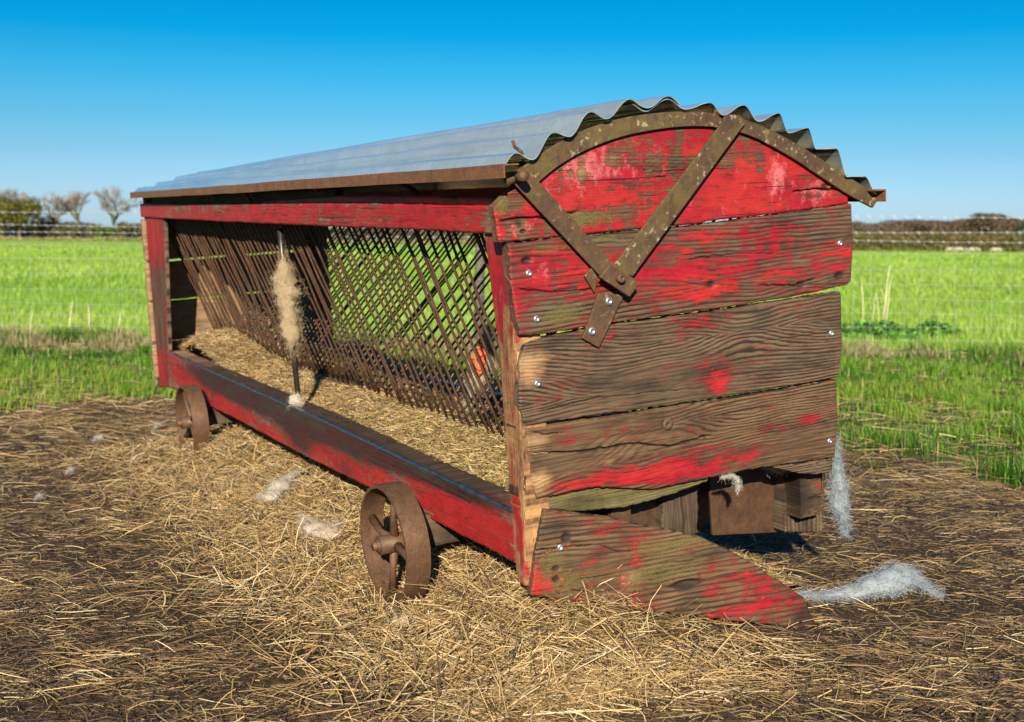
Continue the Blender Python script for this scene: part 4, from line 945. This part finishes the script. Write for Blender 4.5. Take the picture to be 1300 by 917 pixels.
hw = [(0.5880,0.1876),(0.6249,0.1858),(0.6456,0.1652),(0.6423,0.1401)]
wool('wool_tuft', [W((.035, a, b)) for a, b in hw], [.003, .005, .008, .007], 'tiny wool wisp caught under the lowest end plank', WG, 200, (.5, .48, .42), 10, .018)
hw = [(0.8323,0.1539),(0.8720,0.1496),(0.9122,0.1386)]
wool('wool_tuft', [W((-.07, a, b)) for a, b in hw], [.006, .014, .006], 'wool tuft caught on top of the right timber block under the feeder', WG, 260, (.62, .58, .50), 11, .03)
hw = [(1.0096,0.3848),(1.0036,0.3745),(0.9946,0.3645)]
for i, (q, rr_, lb) in enumerate((([(-2.0609,5.7908),(-2.0386,5.8618)], .030, 'small wool scrap on the straw at far left, nearest the grass'), ([(-1.8850,4.9695),(-1.8644,5.0047)], .022, 'small wool scrap on the straw at left below the grass edge'),
                                ([(-1.8174,4.4680),(-1.7984,4.4965)], .016, 'tiny wool scrap at the left edge of the trampled ground'), ([(-1.8709,6.1422),(-1.8685,6.2740)], .028, 'wool scrap on the straw left of the rear wheel'),
                                ([(-1.4968,5.3331),(-1.4718,5.3735)], .018, 'small wool scrap at the bottom of the rear wheel'), ([(3.1704,8.0002),(3.2206,8.0456)], .03, 'white wool scrap lying on the grass at right'))):
    wool('wool_tuft', [gpt(q[0], .015), gpt(((q[0][0]+q[1][0])/2, (q[0][1]+q[1][1])/2), .025), gpt(q[1], .015)], [rr_*.4, rr_*.65, rr_*.3], lb, WG, 160, (.40, .37, .32), 20+i, rr_*1.3, .7)
# orange twine and fleece caught in the rack
tm = simple_mat('orange_twine', (.75, .12, .03), .6, 0, .2); m = MB(); r3 = random.Random(4)
c0 = (-1.04, .44, .40)
for k in range(7):
    p = [(c0[0]+r3.uniform(-.03, .03), c0[1]+r3.uniform(-.02, .02), c0[2]+r3.uniform(-.07, .07)) for _ in range(3)]
    P = []
    for j in range(13):
        s = j/12; P.append(tuple((1-s)**2*p[0][i]+2*s*(1-s)*p[1][i]+s*s*p[2][i]+.012*math.sin(j*1.1+i+k) for i in range(3)))
    m.tube([W(v_) for v_ in P], .005, 6)
tag(m.build('baler_twine', tm, None, 0, True), 'tangle of orange twine caught in the rack rods near the corner post', 'twine')
wool('wool_tuft', [W((-1.02, .47, .50)), W((-1.04, .47, .42)), W((-1.08, .45, .32)), W((-1.10, .42, .24))], [.02, .03, .032, .02], 'pale fleece caught in the rack rods behind the orange twine', WG, 900, (.55, .48, .36), 31, .06)

# ------------------------------------------------------------------ wire fence
WIRE = simple_mat('galvanised_wire', (.48, .50, .48), .45, .4, .15, 8)
POSTW = simple_mat('fence_post_wood', (.10, .085, .065), .85, 0, .4, 30)
fen = empty('wire_fence', (0, fence_y(0), 0)); tag(fen, 'thin galvanised stock net fence with barbed strands between grass and field', 'fence')
def fpt(x, z): return (x, fence_y(x)-fence_y(0), z)
hs = [.905, .78, .645, .50, .36, .24, .13, .03]
m = MB()
for z in hs:
    m.tube([fpt(x, z+.012*math.sin(x*1.3+z*9)) for x in np.linspace(-8, 8, 41)], .0012, 4, False)
x = -8.0
while x < 8:
    dx = random.gauss(0, .01); m.tube([fpt(x+dx, .91), fpt(x+random.gauss(0, .012), .4), fpt(x, .04)], .0010, 4, False); x += .152
m.build('wire_net', WIRE, fen)
for z, sg in ((1.03, .0), (1.105, .1), (1.235, .2)):
    m = MB(); m.tube([fpt(x, z+.010*math.sin(x*1.1+sg*20)+(.0)) for x in np.linspace(-8, 8, 61)], .0020, 4, False)
    xx = -8.
    while xx < 8:
        y0 = z+.010*math.sin(xx*1.1+sg*20); m.tube([fpt(xx-.012, y0-.014), fpt(xx+.012, y0+.014)], .0014, 3, False); m.tube([fpt(xx+.012, y0-.014), fpt(xx-.012, y0+.014)], .0014, 3, False); xx += .11
    m.build('barbed_strand', WIRE, fen)
for x_ in (-6.6, -.31, 6.3):
    m = MB(); b = fpt(x_, 0); m.tube([(b[0], b[1]+.05, -.2), (b[0], b[1]+.05, .6), (b[0]+.01, b[1]+.05, .98), (b[0]+.01, b[1]+.05, 1.0)], [.05, .047, .045, .03], 12); m.build('fence_post', POSTW, fen, 0, True)

# ------------------------------------------------------------------ weeds and stalks by the fence
def leaf_cloud(n, fn, size, tintf, rg):
    """small bent leaf quads"""
    P = fn(n); n = len(P); nrm = rg.normal(0, 1, (n, 3)); nrm[:, 2] = np.abs(nrm[:, 2])+.3; nrm /= np.linalg.norm(nrm, axis=1)[:, None]
    t1 = np.cross(nrm, rg.normal(0, 1, (n, 3))); t1 /= np.linalg.norm(t1, axis=1)[:, None]; t2 = np.cross(nrm, t1)
    s = size*(.5+rg.random(n))[:, None]
    V = np.stack([P-t1*s, P+t2*s*.55+nrm*s*.15, P+t1*s, P-t2*s*.55+nrm*s*.15], 1).reshape(-1, 3)
    return V, (np.arange(n)[:, None]*4+np.arange(4)), np.repeat(tintf(P, n), 4, axis=0)
rg = np.random.default_rng(77)
def weed(cx, cy, rx, ry, h, n, label, seed):
    r_ = np.random.default_rng(seed)
    def f(n):
        a = r_.uniform(0, 2*PI, n); q = np.sqrt(r_.random(n)); x = cx+rx*q*np.cos(a); y = cy+ry*q*np.sin(a)
        return np.stack([x, y, .01+h*r_.random(n)**.7*(1.05-q**2)*(.5+.8*fbm(x*5, y*5, seed))], -1)
    V, F, T = leaf_cloud(n, f, .028, lambda P, n: np.concatenate([np.array([.07, .17, .03])*(.5+1.3*r_.random((n, 1)))*(1+.6*(r_.random((n, 1)) < .2)), np.ones((n, 1))], 1), r_)
    o = add_mesh('weed_clump', V, F, LEAFM, None, False); attr_col(o, 'tint', T); return tag(o, label, 'weeds', 'leafy weeds along the fence')
WP = [(3.7620,12.2258),(4.5465,12.7083),(-4.8435,11.6819),(-4.1025,11.5750)]
weed(WP[0][0], WP[0][1]-.1, .50, .28, .24, 3600, 'dark leafy nettle clump under the fence right beside the feeder', 5)
weed(WP[1][0], WP[1][1]-.1, .30, .22, .18, 1500, 'smaller leafy weed clump under the fence to the right of the nettles', 6)
SP_ = [(4.2214,14.1655),(4.4542,14.5902),(4.5095,14.3304),(4.5494,14.3353),(4.5123,14.4629),(-4.7837,11.6884),(-4.5494,12.1069),(-4.2783,11.9374),(-4.1321,12.3613)]
stm = simple_mat('dead_stem', (.62, .52, .33), .7, 0, .15, 20)
for i, (q, hh, ln, rr_) in enumerate(zip(SP_, (.56, .40, .74, .60, .42, .25, .34, .32, .22), (-.03, .05, .07, .05, -.06, .02, .03, -.02, .03), (.006, .005, .008, .006, .004, .005, .006, .006, .004))):
    m = MB(); m.tube([(q[0]-.01, q[1], -.02), (q[0]+ln*.3, q[1], hh*.4), (q[0]+ln*.6, q[1]+.02, hh*.75), (q[0]+ln, q[1]+.02, hh)], [rr_, rr_, rr_*.8, rr_*.4], 6)
    if i in (2, 4): m.tube([(q[0]+ln*.3, q[1], hh*.4), (q[0]+ln*.3-.07, q[1]-.02, hh*.62)], [rr_*.6, rr_*.3], 5)
    o = m.build('dry_stalk', stm, None, 0, True)
    lb = ['thin pale dead stalk nearest the feeder in the right nettles', 'short dead stalk low in the right nettles', 'tallest pale dead stalk leaning right above the nettles', 'dead stalk close beside the tallest one above the nettles', 'short forked dead stalk leaning left above the nettles',
          'short pale dead stalk by the fence at the left edge of the photo', 'taller of the pale dead stalks by the left fence', 'pale dead stalk leaning left by the left fence', 'small dead stalk by the fence close to the far feeder end'][i]
    tag(o, lb, 'plant stem', 'dead stalks along the fence')

# ------------------------------------------------------------------ distant trees and hedges
BARK = simple_mat('tree_bark', (.12, .095, .07), .9, 0, .3, 2)
BARKT = simple_mat('ivy_trunk', (.075, .085, .035), .9, 0, .4, 2)
TWIG = simple_mat('fine_twigs', (.19, .15, .11), .9, 0, .3, .8)
def bare_tree(x, y, h, seed, label, spread=.9, twigm=TWIG, barkm=BARK, lowleaf=0):
    h *= 1.34
    r_ = random.Random(seed); root = empty('bare_tree', (x, y, 0)); tag(root, label, 'tree', 'trees beyond the field')
    tr = MB(); cr = MB()
    def grow(p, d, L, r, lv):
        q = p+d*L; mid = p+d*L*.5+Vector((r_.gauss(0, .05), r_.gauss(0, .05), r_.gauss(0, .03)))*L
        (tr if lv < 3 else cr).tube([p, mid, q], [r, r*.85, r*.68], 5 if lv < 3 else 3, False)
        if lv >= 6: return
        k = 3 if lv < 4 else 4
        for i in range(k):
            a = r_.uniform(0, 2*PI); tl = r_.uniform(.25, .75)*spread
            s = Vector((math.cos(a), math.sin(a), 0)); nd = (d*math.cos(tl)+s*math.sin(tl)+Vector((0, 0, .06))).normalized()
            st = q if i else q
            if lv >= 1 and i == 0: st = p.lerp(q, .6)
            grow(st, nd, L*r_.uniform(.62, .86), max(r*.62, .020), lv+1)
    grow(Vector((0, 0, -.2)), Vector((r_.gauss(0, .05), 0, 1)).normalized(), h*.22, h*.026, 0)
    tr.build('trunk', barkm, root, 0, True); cr.build('crown', twigm, root)
    return root
def bush_tree(x, y, h, wd, seed, label, cols, n=5000, trunk=True, leaf=.30, cat='tree', name='leafy_tree', grp='trees beyond the field'):
    r_ = np.random.default_rng(seed); root = empty(name, (x, y, 0)); tag(root, label, cat, grp)
    cen = np.stack([r_.uniform(-.42, .42, 16)*wd, r_.normal(0, wd*.22, 16), h*(.24+.54*r_.random(16)**.9)], -1); cen[:, 2] *= 1-.9*(cen[:, 0]/wd)**2; rad = min(wd, h*.95)*(.14+.13*r_.random(16))
    def f(n):
        k = r_.integers(0, 16, n); d = r_.normal(0, 1, (n, 3)); d /= np.linalg.norm(d, axis=1)[:, None]
        P = cen[k]+d*(rad[k]*(r_.random(n)**.4))[:, None]; P[:, 2] = np.clip(P[:, 2], .1, None); return P
    cols = np.array(cols)
    V, F, T = leaf_cloud(n, f, leaf, lambda P, n: np.concatenate([cols[r_.integers(0, len(cols), n)]*(.6+.8*r_.random((n, 1))), np.ones((n, 1))], 1), r_)
    o = add_mesh('crown', V, F, LEAFM, root, False); attr_col(o, 'tint', T)
    m = MB(); m.tube([(0, 0, -.2), (.05*h, 0, h*.3), (0, 0, h*.6)], [h*.04, h*.028, h*.012], 7)
    for i in range(5):
        c = cen[i]; m.tube([(0.02*h, 0, h*.25), tuple(c*.6+np.array([0, 0, h*.12])), tuple(c)], [h*.018, h*.012, h*.005], 5)
    m.build('trunk', BARK, root, 0, True); return root
D0 = 235
def px(x, d): return (x-650)/CAM_F*d
BR = [[.13, .10, .055], [.17, .13, .06], [.10, .085, .05], [.14, .13, .04]]
bush_tree(px(24, D0-6), D0-6, 10.5, 10.5, 201, 'round olive green tree at the left edge of the horizon', [[.11, .11, .025], [.15, .14, .03], [.09, .085, .03]], 7000, leaf=.28)
bare_tree(px(2, D0+12), D0+12, 10.8, 202, 'brown bare tree behind the olive tree at the left edge', .8)
bare_tree(px(30, D0+14), D0+14, 10.8, 212, 'brown bare tree rising just right behind the olive tree', .8)
bare_tree(px(69, D0), D0, 9.8, 203, 'bare twiggy tree, first one right of the olive tree', 1.15)
bare_tree(px(101, D0), D0, 9.8, 204, 'bare tree with ivy on its forked trunk, middle of the left horizon', .8, TWIG, BARKT)
bare_tree(px(146, D0-4), D0-4, 10.2, 205, 'widest pale bare tree on the horizon closest to the feeder roof', 1.15, TWIG, BARKT)
bush_tree(px(98, D0-8), D0-8, 3.6, 10., 231, 'low brown thicket under the ivy forked tree', BR, 3000, leaf=.22, cat='shrub', name='thicket', grp='thickets in the left hedgerow')
bush_tree(px(62, D0-4), D0-4, 4.2, 10., 232, 'dark brown thicket under the first bare tree', [[.06, .06, .035], [.09, .07, .04]], 3000, leaf=.22, cat='shrub', name='thicket', grp='thickets in the left hedgerow')
bush_tree(px(134, D0-8), D0-8, 3.4, 6.5, 233, 'small fresh green bush at the foot of the pale bare tree', [[.09, .14, .03], [.13, .17, .04]], 2200, leaf=.2, cat='shrub', name='thicket', grp='thickets in the left hedgerow')
bush_tree(px(160, D0-3), D0-3, 4.0, 7., 234, 'brownish bush directly under the feeder roof corner', BR, 2200, leaf=.2, cat='shrub', name='thicket', grp='thickets in the left hedgerow')
def hedge(x0, y0, x1, y1, h, th, n, cols, name, label, cat, seed, leaf=.22, kind=None, lumps=.5):
    r_ = np.random.default_rng(seed); cols = np.array(cols)
    L = math.hypot(x1-x0, y1-y0); tx, ty = (x1-x0)/L, (y1-y0)/L
    def f(n):
        s = r_.random(n)*L; q = r_.uniform(-1, 1, n); top = h*(1-lumps+2*lumps*fbm(s/h*.55, 0*s, seed, 3))*(1-.35*q*q)
        z = top*r_.random(n)**.75; return np.stack([x0+tx*s-ty*q*th, y0+ty*s+tx*q*th, z], -1)
    V, F, T = leaf_cloud(n, f, leaf, lambda P, n: np.concatenate([cols[np.clip((fbm(P[:, 0]*.3, P[:, 2]*.6, seed+2)*len(cols)+r_.normal(0, .6, n)).astype(int), 0, len(cols)-1)]*(.65+.7*r_.random((n, 1))), np.ones((n, 1))], 1), r_)
    o = add_mesh(name, V, F, LEAFM, None, False); attr_col(o, 'tint', T); return tag(o, label, cat, None, kind)
hedge(px(-80, D0), D0+2, px(640, D0), D0+6, 3.7, 1.5, 40000, BR+[[.2, .17, .09]], 'field_hedge', 'long brown hedge along the far left edge of the field', 'hedge', 301, .22)
hedge(px(-80, 236), 222, px(640, 236), 226, .7, 1.0, 12000, [[.46, .38, .22], [.36, .30, .15], [.2, .24, .08]], 'dry_verge', 'strip of pale dry grass below the left hedge', 'grass', 302, .18, 'stuff')
hedge(px(600, 150), 148, px(1420, 150), 138, 2.3, 1.6, 42000, [[.10, .095, .03], [.14, .125, .04], [.17, .13, .05], [.12, .13, .03]], 'field_hedge', 'olive brown clipped hedge along the far right edge of the field', 'hedge', 303, .15, lumps=.12)
# woods behind the right hedge
for i, (a, b, h_, d, lb) in enumerate(((1040, 1175, 6.2, 300, 'grey brown belt of bare woodland above the right hedge near the feeder'), (1160, 1245, 6.6, 290, 'low bare woodland belt in the middle of the right horizon'),
                                      (1238, 1305, 7.4, 270, 'tallest rounded bare copse at the right end of the horizon'), (640, 1060, 6.0, 320, 'bare woodland seen low behind the feeder'))):
    hedge(px(a, d), d, px(b, d), d+4, h_, 6, 14000 if i < 3 else 12000, [[.10, .075, .055], [.14, .10, .07], [.12, .10, .06]], 'bare_woodland', lb, 'woodland', 320+i, .32, 'stuff', .32)
bush_tree(px(1303, 205), 205, 5.2, 4.5, 240, 'dark green bush above the white hut at the right edge', [[.03, .05, .02], [.05, .07, .03]], 2200, leaf=.2)
# white hut, right edge
hut = empty('white_hut', (px(1308, 170), 170, 0)); tag(hut, 'small white painted hut at the right edge of the far hedge', 'hut')
WHITE = simple_mat('white_render', (.78, .77, .74), .8, 0, .05); SLATE = simple_mat('grey_slate', (.12, .12, .13), .7, 0, .2); GLD = simple_mat('dark_glass', (.03, .035, .04), .1, 0, .1)
m = MB(); m.box((0, 0, 1.15), (1.5, 1.5, 1.15)); hw_ = m.build('wall', WHITE, hut)
m = MB(); m.add([(-1.7, -1.7, 2.25), (1.7, -1.7, 2.25), (1.7, 1.7, 2.25), (-1.7, 1.7, 2.25), (-1.7, 0, 2.95), (1.7, 0, 2.95)], [(0, 1, 5, 4), (2, 3, 4, 5), (1, 2, 5), (3, 0, 4), (3, 2, 1, 0)]); m.build('roof', SLATE, hut)
m = MB(); m.box((.6, -1.52, 1.3), (.3, .03, .35)); m.build('window', GLD, hut)
m = MB(); m.box((-.5, -1.52, .9), (.35, .03, .85)); m.build('door', SLATE, hut)
# sheep
SHW = simple_mat('sheep_fleece', (.40, .34, .26), .95, 0, .15, 9, .1, .6); SHF = simple_mat('sheep_face', (.30, .25, .2), .8)
def skin_body(name, verts, edges, rad, mat):
    me = bpy.data.meshes.new(name); me.from_pydata(verts, edges, []); o = bpy.data.objects.new(name, me); COL.objects.link(o)
    o.modifiers.new('skin', 'SKIN'); sk = me.skin_vertices[0].data
    for i, r in enumerate(rad): sk[i].radius = r if hasattr(r, '__len__') else (r, r)
    sk[0].use_root = True
    sb = o.modifiers.new('sub', 'SUBSURF'); sb.levels = sb.render_levels = 2; me.materials.append(mat); return o
def sheep_mesh():
    v = [(0, 0, .55), (.35, 0, .57), (.55, 0, .60), (.70, 0, .72), (.80, 0, .78), (.93, 0, .72), (-.35, 0, .56), (-.5, 0, .50), (-.55, 0, .38),
         (.42, .12, .40), (.43, .12, .20), (.43, .12, .02), (.42, -.12, .40), (.43, -.12, .20), (.43, -.12, .02),
         (-.38, .12, .42), (-.32, .12, .30), (-.42, .12, .20), (-.40, .12, .02), (-.38, -.12, .42), (-.32, -.12, .30), (-.42, -.12, .20), (-.40, -.12, .02), (.79, .10, .80), (.79, -.10, .80)]
    e = [(0, 1), (1, 2), (2, 3), (3, 4), (4, 5), (0, 6), (6, 7), (7, 8), (1, 9), (9, 10), (10, 11), (1, 12), (12, 13), (13, 14), (6, 15), (15, 16), (16, 17), (17, 18), (6, 19), (19, 20), (20, 21), (21, 22), (4, 23), (4, 24)]
    r = [(.25, .26), (.24, .25), (.17, .18), (.10, .11), (.09, .09), (.05, .05), (.25, .25), (.14, .14), (.04, .04), .09, .045, .04, .09, .045, .04, .11, .06, .045, .04, .11, .06, .045, .04, .03, .03]
    return v, e, r
s0 = None
for i, (xp, dd, rot) in enumerate(((1202, 131, 25), (1210, 130, 50), (1217, 132, 160), (1224, 129, 75), (1231, 131, 10), (1239, 128, 115), (1259, 130, 20), (1265, 131, 150))):
    if s0 is None: o = s0 = skin_body('sheep', *sheep_mesh(), SHW)
    else: o = s0.copy(); COL.objects.link(o)
    o.location = (px(xp, dd), dd, 0); o.rotation_euler.z = math.radians(rot); o.scale = (.72, .72, .72)
    tag(o, 'distant cream sheep standing in the row below the right hedge', 'sheep', 'flock of sheep at the far edge of the field')

# ------------------------------------------------------------------ the hedge and trees behind the camera, whose shadows fall on the yard

GRN = [[.04, .08, .015], [.06, .10, .02], [.08, .12, .03]]
hedge(-9, -6.2, -.3, -6.0, 3.05, .7, 8000, GRN, 'garden_hedge', 'ragged hedge standing behind the camera on the left', 'hedge', 401, .13, None, .16)
hedge(.62, -6.0, 7, -6.2, 3.6, .7, 6000, GRN, 'garden_hedge', 'taller ragged hedge standing behind the camera on the right', 'hedge', 402, .14, None, .14)
bush_tree(3.6, -9., 7.6, 4.6, 405, 'open crowned tree behind the camera to the right', GRN, 1500, leaf=.13)
